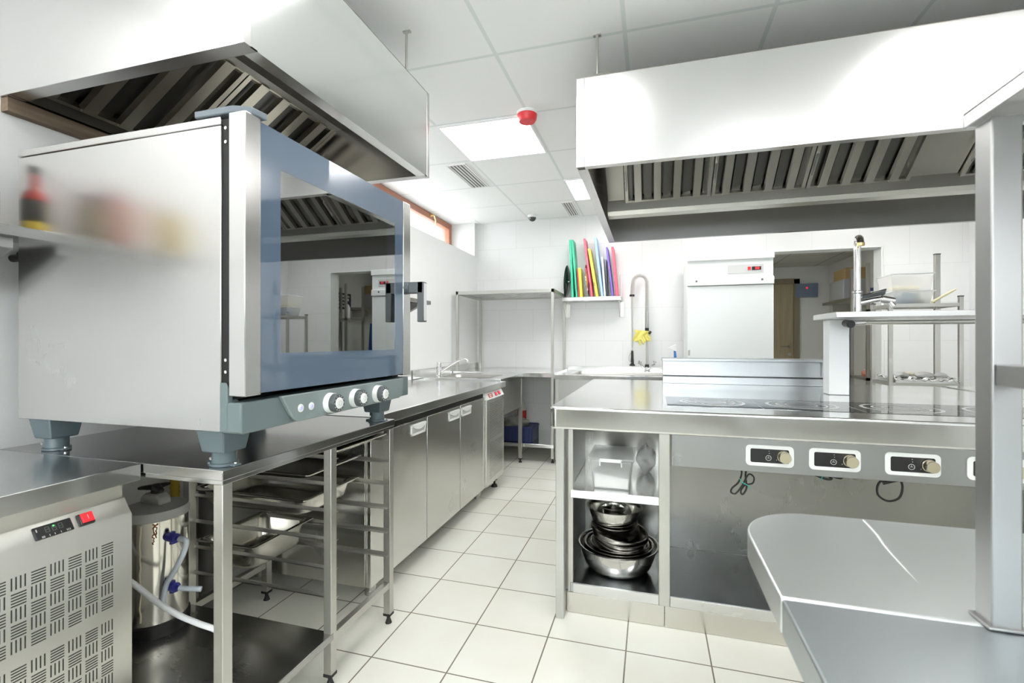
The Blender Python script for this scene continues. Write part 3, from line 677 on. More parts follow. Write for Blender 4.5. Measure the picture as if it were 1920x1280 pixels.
for a,b_ in((hy0-.001,hy0+.022),(hy1-.022,hy1+.001)): obj('corner_strip',MB().box(hx1-.022,hx1+.0015,a,b_,hz0-.001,hz1),STHOOD,hl,bevel=.001)
obj('back_panel',MB().box(hx0,hx0+.003,hy0+.003,hy1-.003,hz0,hz1),GREASY,hl)
obj('roof_panel',MB().box(hx0,hx1,hy0,hy1,hz1,hz1+.003),GREASY,hl)
obj('grease_gutter',MB().box(hx0+.003,hx0+.05,hy0+.003,hy1-.003,hz0+.035,hz0+.038).box(hx0+.047,hx0+.05,hy0+.003,hy1-.003,hz0+.0,hz0+.06),GREASY,hl)
obj('filter_rail',MB().box(-1.56,-1.49,hy0+.003,hy1-.003,2.235,2.265).box(-1.56,-1.557,hy0+.003,hy1-.003,2.265,hz1),STD,hl)
a=hy0+.004
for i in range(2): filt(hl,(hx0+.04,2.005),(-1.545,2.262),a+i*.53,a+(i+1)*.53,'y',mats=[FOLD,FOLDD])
def rod(par,x,y,z0):
    r=obj('hanger_rod',MB().cyl((x,y,z0),(x,y,H),.006,n=12),STD,par)
    obj('hanger_nut',MB().cyl((x,y,z0),(x,y,z0+.012),.014,n=6),STD,r); obj('hanger_plate',MB().box(x-.018,x+.018,y-.004,y+.012,H-.006,H),STD,r)
rod(hl,-1.045,1.896,hz1); rod(hl,-1.045,1.12,hz1)
t=thing('hood_wall_batten','brown timber batten under the left hood along the wall','batten',(-1.95,1.4,1.9))
obj('batten',MB().box(-1.979,-1.945,.99,2.03,1.905,1.949),wood('old_timber',(.13,.09,.06),(.21,.16,.11),(40,3,40),.7),t)

rx0,rx1,ry0,ry1=-.320,2.70,2.110,3.79
hr=thing('extractor_hood','long stainless extractor hood hanging over the cooking island','extractor hood',(1.2,2.95,hz0))
obj('front_panel',MB().box(rx0+.035,rx1,ry0,ry0+.003,hz0,hz1).box(rx0+.035,rx1,ry0+.003,ry0+.035,hz0,hz0+.003),STHOOD,hr)
obj('corner_strip',MB().box(rx0-.001,rx0+.034,ry0-.0015,ry0+.003,hz0-.001,hz1),STHOOD,hr,bevel=.001)
obj('end_panel',MB().box(rx0,rx0+.003,ry0+.003,ry1,hz0,hz1).box(rx0+.003,rx0+.045,ry0+.036,ry1-.036,hz0,hz0+.003),STHOOD,hr)
obj('end_panel',MB().box(rx1-.003,rx1,ry0+.003,ry1,hz0,hz1),STHOOD,hr)
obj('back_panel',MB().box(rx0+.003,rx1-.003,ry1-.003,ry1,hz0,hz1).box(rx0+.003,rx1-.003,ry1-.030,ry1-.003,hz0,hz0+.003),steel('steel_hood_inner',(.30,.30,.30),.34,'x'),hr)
obj('roof_panel',MB().box(rx0,rx1,ry0,ry1,hz1,hz1+.003),GREASY,hr)
obj('grease_gutter',MB().box(rx0+.046,rx1-.003,3.13,3.134,2.02,2.085).box(rx0+.046,rx1-.003,3.13,3.25,2.016,2.020).prism([(3.134,2.020),(3.150,1.992),(3.235,1.992),(3.25,2.02)],'x',rx0+.046,rx1-.003).box(rx0+.046,rx1-.003,3.246,3.25,2.02,2.085),STD,hr)
obj('filter_rail',MB().box(rx0+.046,rx1-.003,2.78,2.83,2.315,hz1),STD,hr)
x=rx0+.047; fw=.508
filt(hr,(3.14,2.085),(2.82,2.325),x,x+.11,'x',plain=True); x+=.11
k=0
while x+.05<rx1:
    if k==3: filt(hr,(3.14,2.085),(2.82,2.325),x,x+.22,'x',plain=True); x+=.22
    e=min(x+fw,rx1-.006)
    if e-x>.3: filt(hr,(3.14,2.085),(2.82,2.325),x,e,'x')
    x=e; k+=1
obj('rear_filter_bank',MB().hexa([(rx0+.046,3.24,2.085),(rx1-.004,3.24,2.085),(rx1-.004,3.245,2.09),(rx0+.046,3.245,2.09),(rx0+.046,3.55,2.33),(rx1-.004,3.55,2.33),(rx1-.004,3.555,2.335),(rx0+.046,3.555,2.335)]),STFIL,hr)
rod(hr,-.235,2.16,hz1); rod(hr,2.5,2.16,hz1)
p=MB(); p.hexa([(-.27,2.13,hz1+.003),(-.16,2.13,hz1+.003),(-.16,2.21,hz1+.003),(-.27,2.21,hz1+.003),(-.25,2.15,hz1+.03),(-.19,2.15,hz1+.045),(-.19,2.19,hz1+.045),(-.25,2.19,hz1+.03)])
obj('hanger_bracket',p,STD,hr)

# ------------------------------------------------------------------ back-left corner: sink table, rack table, wash table
TB=.865
sk=thing('sink_table','corner steel sink table with small round-cornered sink and deep apron','sink table',(-1.58,4.1,0))
def top_with_hole(x0,x1,y0,y1,z0,z1,a0,a1,b0,b1):
    return MB().box(x0,x1,y0,b0,z0,z1).box(x0,x1,b1,y1,z0,z1).box(x0,a0,b0,b1,z0,z1).box(a1,x1,b0,b1,z0,z1)
obj('worktop',top_with_hole(-1.975,-1.200,3.755,4.495,TB-.041,TB,-1.80,-1.34,3.86,4.24),STTX,sk,bevel=.0015)
def bowl(name,par,a0,a1,b0,b1,zt,dep,m,r=.06):
    n=6; mb=MB(); vs=[];fs=[]
    def ring(ins,rad,zz):
        pts=[]
        for cx,cy_,a in((a1-ins-rad,b1-ins-rad,0),(a0+ins+rad,b1-ins-rad,90),(a0+ins+rad,b0+ins+rad,180),(a1-ins-rad,b0+ins+rad,270)):
            for i in range(n+1):
                q=radians(a+90*i/n); pts.append((cx+rad*cos(q),cy_+rad*sin(q),zz))
        return pts
    rs=[ring(-.008,.02,zt+.001),ring(.0,r*.9,zt+.001),ring(.004,r,zt-.006),ring(.010,r,zt-dep+.02),ring(.03,r,zt-dep)]
    k=len(rs[0]); vs=[p for q in rs for p in q]
    for a in range(len(rs)-1):
        for i in range(k): j=(i+1)%k; fs.append((a*k+i,a*k+j,(a+1)*k+j,(a+1)*k+i))
    fs.append(tuple((len(rs)-1)*k+i for i in range(k)))
    mb.add(vs,fs); o=obj(name,mb,m,par,ang=50)
    c=((a0+a1)/2,(b0+b1)/2,zt-dep)
    obj('drain',MB().lathe(c,[(0,.002),(.03,.002),(.034,.0005)],24),CHROME,o)
    return o
bowl('sink_bowl',sk,-1.80,-1.34,3.86,4.24,TB,.16,STD)
obj('splashback',MB().box(-1.978,-1.955,3.66,5.26,TB-.01,TB+.065),STY,sk,bevel=.001)
obj('apron',MB().box(-1.93,-1.215,3.79,4.47,.545,.823),steel('apron_steel',(.50,.50,.47),.36,'z'),sk,bevel=.002)
leg(-1.245,4.455,.823,sk,STD,.034,.018); leg(-1.92,4.455,.823,sk,STD,.034,.018)
mf=thing('mixer_tap','chrome single-lever mixer tap with long spout on the corner sink','tap',(-1.83,3.93,TB))
x,y=-1.84,3.93
p=MB(); p.lathe((x,y,TB),[(0,0),(.030,0),(.028,.008),(.022,.012),(.022,.075),(.024,.08),(.024,.112),(.018,.122),(0,.124)],28); obj('tap_body',p,CHROME,mf)
obj('lever',MB().hexa([(x-.018,y-.012,TB+.112),(x+.02,y-.018,TB+.118),(x+.02,y+.018,TB+.118),(x-.018,y+.012,TB+.112),(x-.018,y-.012,TB+.128),(x+.15,y-.010,TB+.124),(x+.15,y+.010,TB+.124),(x-.018,y+.012,TB+.128)]),CHROME,mf,bevel=.002)
obj('spout',MB().tube(smooth_path([(x+.015,y,TB+.04),(x+.08,y+.02,TB+.085),(x+.17,y+.045,TB+.14),(x+.225,y+.06,TB+.152),(x+.25,y+.067,TB+.140)]),.0095,14).cyl((x+.25,y+.067,TB+.142),(x+.253,y+.068,TB+.12),.012,n=16),CHROME,mf)

TR=.873
rk=thing('rack_table','steel corner table with tall tube uprights, top shelf and low shelf','rack',(-1.42,4.87,0))
obj('worktop',MB().box(-1.95,-.898,4.502,5.262,TR-.042,TR),STTX,rk,bevel=.0015)
for x,y in((-1.93,4.525),(-.935,4.525),(-1.93,5.215),(-.945,5.215)):
    o=obj('upright',MB().box(x,x+.026,y,y+.026,.04,1.690),STD,rk,bevel=.001)
    p=MB(); p.cyl((x+.013,y+.013,.0005),(x+.013,y+.013,.015),.017,.012,16); p.cyl((x+.013,y+.013,.012),(x+.013,y+.013,.045),.008,n=12)
    obj('upright_foot',p,RUBBER,o)
p=MB(); p.box(-1.93,-.909,4.525,4.551,1.655,1.690);p.box(-1.93,-.909,5.215,5.241,1.655,1.690);p.box(-1.93,-1.904,4.551,5.215,1.655,1.690);p.box(-.935,-.909,4.551,5.215,1.655,1.690)
obj('top_frame',p,STD,rk,bevel=.001)
obj('top_shelf',MB().box(-1.904,-.935,4.551,5.215,1.668,1.676),STX,rk)
obj('low_shelf',MB().box(-1.93,-.905,4.505,5.25,.146,.178),STTX,rk,bevel=.002)
t=thing('storage_crate','blue plastic crate under the corner table on the low shelf','crate',(-1.27,4.72,.1785))
p=MB(); X0,X1,Y0_,Y1_,Zb,Zt=-1.52,-1.13,4.56,4.84,.1785,.33
for q in((X0,X1,Y0_,Y0_+.006),(X0,X1,Y1_-.006,Y1_),(X0,X0+.006,Y0_,Y1_),(X1-.006,X1,Y0_,Y1_)): p.box(*q,Zb,Zt)
p.box(X0,X1,Y0_,Y1_,Zb,Zb+.006); obj('crate_body',p,mat('navy_plastic',(.018,.028,.10),.4),t,bevel=.002)
p=MB(); p.box(X0-.006,X1+.006,Y0_-.006,Y1_+.006,Zt-.018,Zt-.010); 
for i in range(9): p.box(X0+.02+i*.042,X0+.024+i*.042,Y0_-.004,Y1_+.004,Zb+.01,Zt-.02)
obj('crate_ribs',p,mat('navy_plastic_rib',(.015,.022,.085),.4),t)
def crumple(name,c,s,m,seed,label=None,cat=None,par=None,n=20):
    rnd=random.Random(seed); vs=[];fs=[]
    ph=[(rnd.uniform(2,7),rnd.uniform(0,6),rnd.uniform(2,7),rnd.uniform(0,6),rnd.uniform(.04,.12)) for _ in range(7)]
    for j in range(n+1):
        th=pi*j/n
        for i in range(2*n):
            f=pi*i/n; d=1+sum(a*sin(k1*f+p1)*cos(k2*th+p2) for k1,p1,k2,p2,a in [(int(q[0]),q[1],q[2],q[3],q[4]) for q in ph])
            vs.append((c[0]+s[0]*d*sin(th)*cos(f),c[1]+s[1]*d*sin(th)*sin(f),c[2]+s[2]*max(-1,d*cos(th))))
    for j in range(n):
        for i in range(2*n): k=(i+1)%(2*n); fs.append((j*2*n+i,j*2*n+k,(j+1)*2*n+k,(j+1)*2*n+i))
    o=obj(name,MB().add(vs,fs),m,par,ang=180)
    if label: tag(o,label,cat)
    return o
crumple('plastic_bag',(-1.34,4.70,.335),(.14,.10,.075),translucent('crumpled_film',(.45,.45,.40),.6,.15),3,'crumpled clear plastic bag on top of the blue crate','plastic bag')
t=thing('cleaning_bottle','bottle with red label behind the blue crate','bottle',(-1.36,5.02,.1785))
obj('bottle_body',MB().lathe((-1.36,5.02,.1785),[(0,0),(.045,0),(.048,.01),(.048,.26),(.02,.31),(.018,.34),(0,.34)],28),mat('pale_bottle',(.6,.58,.5),.3),t)
obj('bottle_label',MB().lathe((-1.36,5.02,.1785),[(.0485,.12),(.049,.121),(.049,.25),(.0485,.251)],28),mat('red_bottle_label',(.55,.03,.03),.4),t)

TC=.86
wt=thing('wash_table','long steel wash table with wide sink basin against the back wall','sink table',(-.2,4.87,0))
obj('worktop',top_with_hole(-.894,.27,4.45,5.262,TC-.041,TC,-.74,.17,4.60,5.08),STTX,wt,bevel=.0015)
bowl('sink_bowl',wt,-.74,.17,4.60,5.08,TC,.25,STD)
obj('splashback',MB().box(-.894,.27,5.255,5.278,TC,.905),STX,wt,bevel=.001)
obj('apron',MB().box(-.86,.24,4.485,5.22,.55,.818),steel('apron_steel_dark',(.45,.45,.43),.36,'z'),wt,bevel=.002)
for x in(-.885,.22): leg(x,4.48,.818,wt,STD,.034,.018)
leg(-.885,5.2,.818,wt,STD,.034,.018); leg(.22,5.2,.818,wt,STD,.034,.018)

# pre-rinse spray tap
pr=thing('spray_tap','tall pre-rinse spray tap with coiled spring arch over the wash sink','tap',(-.047,5.18,TC))
x,y=-.047,5.18
p=MB(); p.lathe((x,y,TC),[(0,0),(.032,0),(.03,.012),(.018,.018),(.018,.05),(0,.05)],24)
for sgn in(-1,1):
    p.tube([(x,y-.02,TC+.03),(x+sgn*.035,y-.04,TC+.05),(x+sgn*.065,y-.045,TC+.085)],.011,12)
obj('valve_body',p,CHROME,pr)
for sgn in(-1,1):
    p=MB(); c=Vector((x+sgn*.073,y-.047,TC+.095)); 
    for k in range(4): q=k*pi/2+.4; d=Vector((cos(q)*.8,.1,sin(q)))*.024; p.cyl(tuple(c),tuple(c+d),.006,.007,10)
    p.lathe(tuple(c),[(0,-.01),(.012,-.008),(.012,.008),(0,.01)],16); obj('valve_handle',p,CHROME,pr)
obj('riser_pipe',MB().cyl((x,y,TC+.05),(x,y,1.30),.010,n=18),STD,pr)
obj('riser_collar',MB().cyl((x,y,TC+.05),(x,y,TC+.078),.024,.020,20),BLACK,pr)
obj('wall_clamp',MB().cyl((x,y-.005,1.262),(x,y-.005,1.318),.020,n=20).box(x-.006,x+.006,y,5.279,1.28,1.30).cyl((x+.018,y-.03,1.275),(x+.04,y-.03,1.262),.018,n=14),BLACK,pr,bevel=.001)
R_=.070; xc=x-R_; ztop=1.800
path=[(x,y,1.31+i*(ztop-1.31)/20) for i in range(20)]+[(xc+R_*cos(pi*i/18),y,ztop+R_*sin(pi*i/18)) for i in range(19)]+[(x-2*R_-.003*i,y,ztop-.034*i) for i in range(1,5)]
obj('inner_hose',MB().tube(path,.006,10),GREYP,pr)
# spring around the path
P_=[Vector(q) for q in path]; Ls=[0]
for i in range(1,len(P_)): Ls.append(Ls[-1]+(P_[i]-P_[i-1]).length)
def at(s):
    for i in range(1,len(Ls)):
        if Ls[i]>=s: 
            k=(s-Ls[i-1])/max(1e-6,Ls[i]-Ls[i-1]); return P_[i-1].lerp(P_[i],k),(P_[i]-P_[i-1]).normalized()
    return P_[-1],(P_[-1]-P_[-2]).normalized()
hel=[]; s=0; a=0
while s<Ls[-1]:
    c,d=at(s); u=Vector((0,1,0)); w_=d.cross(u); hel.append(c+u*(.0195*cos(a))+w_*(.0195*sin(a)))
    pitch=.0085 if s<.17 else .0135
    s+=pitch/9; a+=2*pi/9
obj('spring_coil',MB().tube(hel,.0026,5),STD,pr)
ex,ez=P_[-1].x,P_[-1].z
obj('hose_collar',MB().cyl((ex,y,ez-.012),(ex,y,ez+.008),.026,n=20),BLACK,pr)
obj('hose',MB().tube([(ex,y,ez-.01),(ex+.003,y,1.3),(ex+.002,y,1.09)],.0075,12),STD,pr)
p=MB(); p.lathe((ex+.002,y,.92),[(0,.0),(.03,.0),(.03,.012),(.018,.02),(.016,.05),(0,.05)],20); obj('spray_rose',p,BLACK,pr)
p=MB(); p.lathe((ex+.002,y,.97),[(0,0),(.017,0),(.014,.03),(.012,.10),(.010,.12),(0,.12)],18); obj('spray_grip',p,BLACK,pr)
obj('spray_trigger',MB().tube([(ex-.004,y-.01,.945),(ex-.030,y-.012,.98),(ex-.028,y-.012,1.03),(ex-.012,y-.008,1.062)],.004,8).lathe((ex+.002,y,1.08),[(0,0),(.012,0),(.012,.03),(0,.03)],14),CHROME,pr)
# yellow rubber glove draped over a hook between hose and riser
YG=mat('yellow_rubber',(.82,.74,.20),.45)
gl=MB(); gx0,gx1=-.175,-.02
def gs(u,v): # palm/cuff sheet
    xx=gx0+(gx1-gx0)*u; zz=1.30-.02*u-.115*v*(1-.25*u)-.012*sin(u*9)*v; return (xx+.012*sin(v*5+u*3),5.14-.012*sin(u*11+v*4)-.010*v,zz)
gl.sheet(gs,22,14)
gobj=obj('rubber_glove',gl,YG,None,solid=.012,ang=180)
tag(gobj,'yellow rubber glove hanging on the pre-rinse spray tap','glove')
fing=[((-.13,1.195),(-.115,1.13)),((-.105,1.20),(-.082,1.145)),((-.082,1.205),(-.065,1.165)),((-.055,1.215),(-.045,1.182)),((-.035,1.225),(-.012,1.205))]
for k,((a1,b1),(a2,b2)) in enumerate(fing):
    obj('glove_finger',MB().tube(smooth_path([(a1-.006,5.130,b1+.03),(a1,5.128,b1),((a1+a2)/2+.006,5.124,(b1+b2)/2),(a2,5.126,b2)],5),[.012]*12+[.011,.009,.006,.003],10),YG,gobj,ang=180)

# shelf with chopping boards on the back wall
bs=thing('board_shelf','wall bracket shelf with wire dividers holding coloured chopping boards','shelf',(-.61,5.16,1.65))
obj('shelf_board',MB().box(-.925,-.305,5.045,5.277,1.609,1.648),STX,bs,bevel=.002)
for x in(-.915,-.330): obj('bracket',MB().prism([(5.278,1.608),(5.06,1.608),(5.065,1.57),(5.16,1.50),(5.20,1.44),(5.278,1.44)],'x',x,x+.004).box(x,x+.045,5.274,5.278,1.44,1.608),STD,bs,bevel=.001)
for zx in(160,430,500,565,635,775,845,925):
    X_=-.925+(zx-95)/845*.62
    obj('divider_wire',MB().tube([(X_,5.049,1.648),(X_,5.049,1.80 if zx!=925 else 1.885)],.0025,8),CHROME,bs)
def board(zb,zt,ytop,th,colr,label,depth=.18,dots=None,rough=.45):
    X_=lambda q:-.925+(q-95)/845*.62
    xb,xt=X_(zb),X_(zt); t_=th/845*.62; h_=(945-ytop)/7.53*.00552
    y0=5.056; y1=y0+depth
    mb=MB(); mb.hexa([(xb-t_/2,y0,1.6485),(xb+t_/2,y0,1.6485),(xb+t_/2,y1,1.6485),(xb-t_/2,y1,1.6485),(xt-t_/2,y0,1.6485+h_),(xt+t_/2,y0,1.6485+h_),(xt+t_/2,y1,1.6485+h_),(xt-t_/2,y1,1.6485+h_)])
    o=obj('chopping_board',mb,mat('board_'+label.split()[0]+str(zb),colr,rough),None,bevel=.004)
    o=tag(o,label,'chopping board','coloured chopping boards on the wall shelf')
    if dots:
        m_=MB()
        for k,zz in enumerate(dots):
            f_=zz/h_; xx=xb+(xt-xb)*f_
            m_.box(xx-t_*.22,xx+t_*.22,y0-.0008,y0+.0005,1.6485+zz,1.6485+zz+.006)
        obj('edge_print',m_,mat('edge_print_%d'%zb,(.75,.25,.12) if zb>300 else (.03,.15,.1),.5),o,smooth=False)
    return o
board(250,215,105,33,(.07,.60,.37),'tall green chopping board at the left end, beside the black lid',dots=[.355,.372,.39])
board(312,245,105,30,(.07,.58,.36),'tall green chopping board leaning on the first green one')
board(342,322,525,16,(.80,.10,.12),'small thin red chopping board behind the small yellow one',.14)
board(378,350,520,42,(.86,.74,.10),'small thick yellow chopping board between green and pink boards',.14)
board(530,420,97,31,(.87,.16,.24),'tall pinkish red chopping board leaning left in mid shelf')
board(605,488,248,40,(.86,.76,.12),'medium yellow chopping board leaning on the tall pink one',dots=[.12,.135,.15,.18,.20,.222])
board(678,575,88,36,(.38,.58,.90),'tall pale blue chopping board, highest on the shelf',dots=[.24,.25,.262])
board(715,676,380,26,(.80,.86,.88),'short white chopping board right of the pale blue one',.15)
board(752,728,412,10,(.10,.11,.13),'short thin dark tray standing next to the violet board',.15)
board(825,738,240,27,(.20,.14,.62),'violet chopping board near the right end',dots=[.29,.30,.315])
board(885,818,238,34,(.88,.13,.20),'medium red chopping board at the right end of the shelf')
def disc(name,zc,yc,dia,m1,m2,label,tilt):
    X_=-.925+(zc-95)/845*.62; r=dia/2
    t=thing(name,label,'pan lid',(X_,5.12,1.65),None)
    M=Matrix.Rotation(pi/2-tilt,4,'Y')@Matrix.Rotation(0,4,'X')
    c=(X_,5.145 if r>.1 else 5.1,1.6485+r+.004)
    obj('lid_disc',MB().lathe(c,[(0,.012),(r*.5,.010),(r*.88,.002),(r*.95,-.006),(r,-.006),(r,-.002),(r*.95,.0),(r*.88,.006),(0,.016)],40,M),m1,t)
    k=MB(); k.lathe(c,[(0,.045),(.014,.045),(.018,.036),(.008,.030),(.008,.012),(0,.012)],18,M); obj('lid_knob',k,m2,t)
disc('pan_lid',150,0,.235*1.5,mat('black_lid',(.02,.02,.022),.25,.3),CHROME,'round black pan lid standing at the left end of the board shelf',-.06)
disc('pan_lid',462,0,.235*1.5,POLISH,CHROME,'round steel pan lid standing behind the tall pink board',.10)

# white fridge
fr=thing('upright_fridge','tall white upright fridge beside the doorway with red display','fridge',(.66,4.9,0))
FX0,FX1,FY0,FY1=.310,1.011,4.57,5.20
obj('fridge_body',MB().box(FX0+.004,FX1-.002,FY0+.05,FY1,.10,1.945),WHITEE,fr,bevel=.004)
obj('fridge_door',MB().box(FX0,FX1,FY0+.004,FY0+.048,.14,1.672),WHITEE,fr,bevel=.006)
obj('top_cap',MB().box(FX0-.002,FX1+.004,FY0-.012,FY0+.05,1.898,1.958),WHITEE,fr,bevel=.004)
obj('control_fascia',MB().box(FX0,FX1-.004,FY0+.004,FY0+.048,1.74,1.90),WHITEE,fr)
obj('fascia_rail',MB().box(FX0-.001,FX1+.002,FY0-.010,FY0+.048,1.676,1.742),WHITEE,fr,bevel=.004)
pz=obj('display_panel',MB().box(.645,.930,FY0+.001,FY0+.005,1.775,1.852),mat('pale_grey_panel',(.60,.61,.60),.4),fr,bevel=.001)
obj('display',MB().box(.838,.912,FY0-.002,FY0+.0015,1.800,1.830),BLACK,pz)
obj('display_digits',MB().box(.864,.898,FY0-.003,FY0-.0018,1.805,1.826),LEDR,pz)
obj('power_switch',MB().box(.805,.830,FY0-.003,FY0+.0015,1.802,1.830),emit('red_switch_glow',(1,.02,.03),.2,(.6,.02,.02)),pz)
for x in(.385,.918):
    obj('fascia_lock',MB().cyl((x,FY0-.012,1.715),(x,FY0-.008,1.715),.009,n=18),CHROME,fr)
obj('door_hinge',MB().box(FX0+.006,FX0+.022,FY0-.004,FY0+.006,1.05,1.10),GREYP,fr,bevel=.001)
p=MB()
for x in(FX0+.06,FX1-.06):
    for yy in(FY0+.09,FY1-.06): p.cyl((x,yy,0.0005),(x,yy,.10),.02,n=16)
obj('fridge_feet',p,RUBBER,fr)

# ------------------------------------------------------------------ cooking island
ZI=.90
il=thing('cooking_island','large steel cooking island with induction hobs and open shelves below','cooking island',(.65,2.8,0))
IX0,IX1,IY0,IY1=-.420,1.690,1.985,3.555
WT=MB()
def rc(x,y,r,a): return [(x+r*cos(radians(a+90*i/5)),y+r*sin(radians(a+90*i/5))) for i in range(6)]
r_=.035
pl=rc(IX0+r_,IY0+r_,r_,180)+[(IX1,IY0),(IX1,IY1),(IX0,IY1)]
WT.prism(pl,'z',ZI-.094,ZI)
obj('worktop',WT,STTX,il,bevel=.010,seg=3)
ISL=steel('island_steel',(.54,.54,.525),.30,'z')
# frame: legs, posts, plinth
obj('corner_leg',MB().box(-.393,-.357,1.998,2.045,.0005,ZI-.094),ISL,il,bevel=.002)
obj('side_panel',MB().box(-.385,-.366,2.046,3.50,.0005,ZI-.094),ISL,il)
obj('post',MB().box(-.350,-.327,2.055,2.085,.09,ZI-.094),STD,il,bevel=.002)
obj('post',MB().box(-.364,-.351,2.075,2.085,.09,ZI-.094),STD,il)
obj('post',MB().box(.028,.072,2.050,2.085,.09,ZI-.094),STD,il,bevel=.002)
obj('plinth',MB().box(-.364,.050,2.058,2.075,.001,.088).box(.052,1.66,2.058,2.075,.001,.088).box(1.64,1.66,2.075,3.5,.001,.088).box(-.364,1.66,3.48,3.5,.001,.088),steel('plinth_steel',(.62,.60,.55),.20,'x'),il,bevel=.001)
obj('shelf_divider',MB().box(.040,.060,2.086,2.555,.134,ZI-.094),ISL,il)
obj('inner_side',MB().box(-.350,-.340,2.086,2.555,.134,ZI-.094),ISL,il)
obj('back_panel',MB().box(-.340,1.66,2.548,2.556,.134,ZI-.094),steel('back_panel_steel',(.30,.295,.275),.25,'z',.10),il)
obj('middle_shelf',MB().box(-.339,.039,2.052,2.547,.500,.535),STTX,il,bevel=.002)
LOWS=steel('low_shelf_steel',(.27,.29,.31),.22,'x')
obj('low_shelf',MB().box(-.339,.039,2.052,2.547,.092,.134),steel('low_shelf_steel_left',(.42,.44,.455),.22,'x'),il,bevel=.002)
obj('shelf_lip',MB().box(-.326,.027,2.046,2.0515,.094,.133).box(.073,1.655,2.046,2.0515,.094,.133),STX,il,bevel=.001)
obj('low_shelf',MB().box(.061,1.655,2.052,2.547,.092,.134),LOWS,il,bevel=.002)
obj('right_panel',MB().box(1.645,1.660,2.052,2.547,.134,ZI-.094),ISL,il)
cpn=obj('control_fascia',MB().box(.078,1.655,2.044,2.056,.670,.803).box(.078,.086,2.036,2.045,.672,.805),steel('fascia_steel',(.41,.42,.42),.30,'x'),il,bevel=.0015)
def hobctl(x0):
    W_,z0,z1=.168,.695,.776
    def rr(a0,a1,b0,b1,r,n=5):
        out=[]
        for cx,cz,a in((a1-r,b1-r,0),(a0+r,b1-r,90),(a0+r,b0+r,180),(a1-r,b0+r,270)):
            for i in range(n+1): q=radians(a+90*i/n); out.append((cx+r*cos(q),cz+r*sin(q)))
        return out
    o=obj('hob_control',MB().prism(rr(x0,x0+W_,z0,z1,.016),'y',2.0385,2.0438),WHITEP,il,bevel=.0012)
    obj('control_glass',MB().prism(rr(x0+.017,x0+W_-.017,z0+.014,z1-.014,.006),'y',2.0375,2.0386),BLACK,o)
    cx,cz=x0+.080,z0+.033
    m=MB(); m.tube([(cx+.0095*cos(i*pi/10),2.0372,cz+.0095*sin(i*pi/10)) for i in range(20)],.0008,5,True)
    m.box(cx-.005,cx+.005,2.0368,2.0376,cz-.0006,cz+.0006); m.box(cx-.0006,cx+.0006,2.0368,2.0376,cz+.002,cz+.006)
    for dx_,dz_ in((.002,.027),(.003,.018),(.028,-.006)): m.box(cx+dx_-.001,cx+dx_+.001,2.0368,2.0376,cz+dz_-.001,cz+dz_+.001)
    obj('control_print',m,mat('white_print',(.7,.7,.7),.5),o,smooth=False)
    RY=Matrix.Rotation(pi/2,4,'X'); kx,kz=x0+.132,z0+.041
    k=obj('control_knob',MB().lathe((kx,2.0375,kz),[(0,0),(.0225,0),(.0225,.004),(.0205,.006),(.0205,.028),(.0195,.030),(0,.030)],36,RY),mat('champagne_metal',(.75,.68,.52),.25,1),il)
    obj('knob_collar',MB().lathe((kx,2.0372,kz),[(.0235,0),(.0235,.003),(.0215,.004)],32,RY),BLACK,k)
for x0 in(.352,.570,.813,1.056,1.30): hobctl(x0)
# induction glass with rings
hb=obj('induction_hob',MB().box(.065,1.60,2.155,2.515,ZI-.002,ZI+.0012),HOBGLASS,il)
hm=MB()
for cx in(.262,.622,.985,1.345):
    for rad,wd_ in((.132,.0065),(.095,.004),(.060,.003)):
        n=56; vs=[];fs=[]
        for i in range(n):
            q=2*pi*i/n
            for r in(rad-wd_,rad+wd_): vs.append((cx+r*cos(q),2.335+r*sin(q),ZI+.0016))
        for i in range(n): j=(i+1)%n; fs.append((2*i,2*i+1,2*j+1,2*j))
        hm.add(vs,fs)
for cx in(.442,.803,1.165): hm.box(cx-.0008,cx+.0008,2.158,2.512,ZI+.0012,ZI+.0016)
obj('hob_rings',hm,HOBRING,hb,smooth=False)
# low upstand with lip along the back of the island
LP=steel('upstand_steel',(.33,.345,.355),.36,'x')
us=thing('island_upstand','low folded steel upstand with a lip across the back of the island','upstand',(.55,3.34,ZI))
p=MB(); p.box(.072,1.03,3.330,3.345,ZI+.0005,ZI+.046); p.box(.072,1.03,3.352,3.46,ZI+.0005,1.048); p.hexa([(.072,3.330,ZI+.044),(1.03,3.330,ZI+.044),(1.03,3.352,ZI+.052),(.072,3.352,ZI+.052),(.072,3.330,ZI+.046),(1.03,3.330,ZI+.046),(1.03,3.353,ZI+.054),(.072,3.353,ZI+.054)])
obj('upstand_body',p,LP,us,bevel=.0015)
obj('upstand_lip',MB().box(.066,1.032,3.318,3.47,1.048,1.066),LP,us,bevel=.002)
obj('upstand_gusset',MB().prism([(3.352,1.047),(3.325,1.047),(3.352,ZI+.06)],'x',1.000,1.004),LP,us)
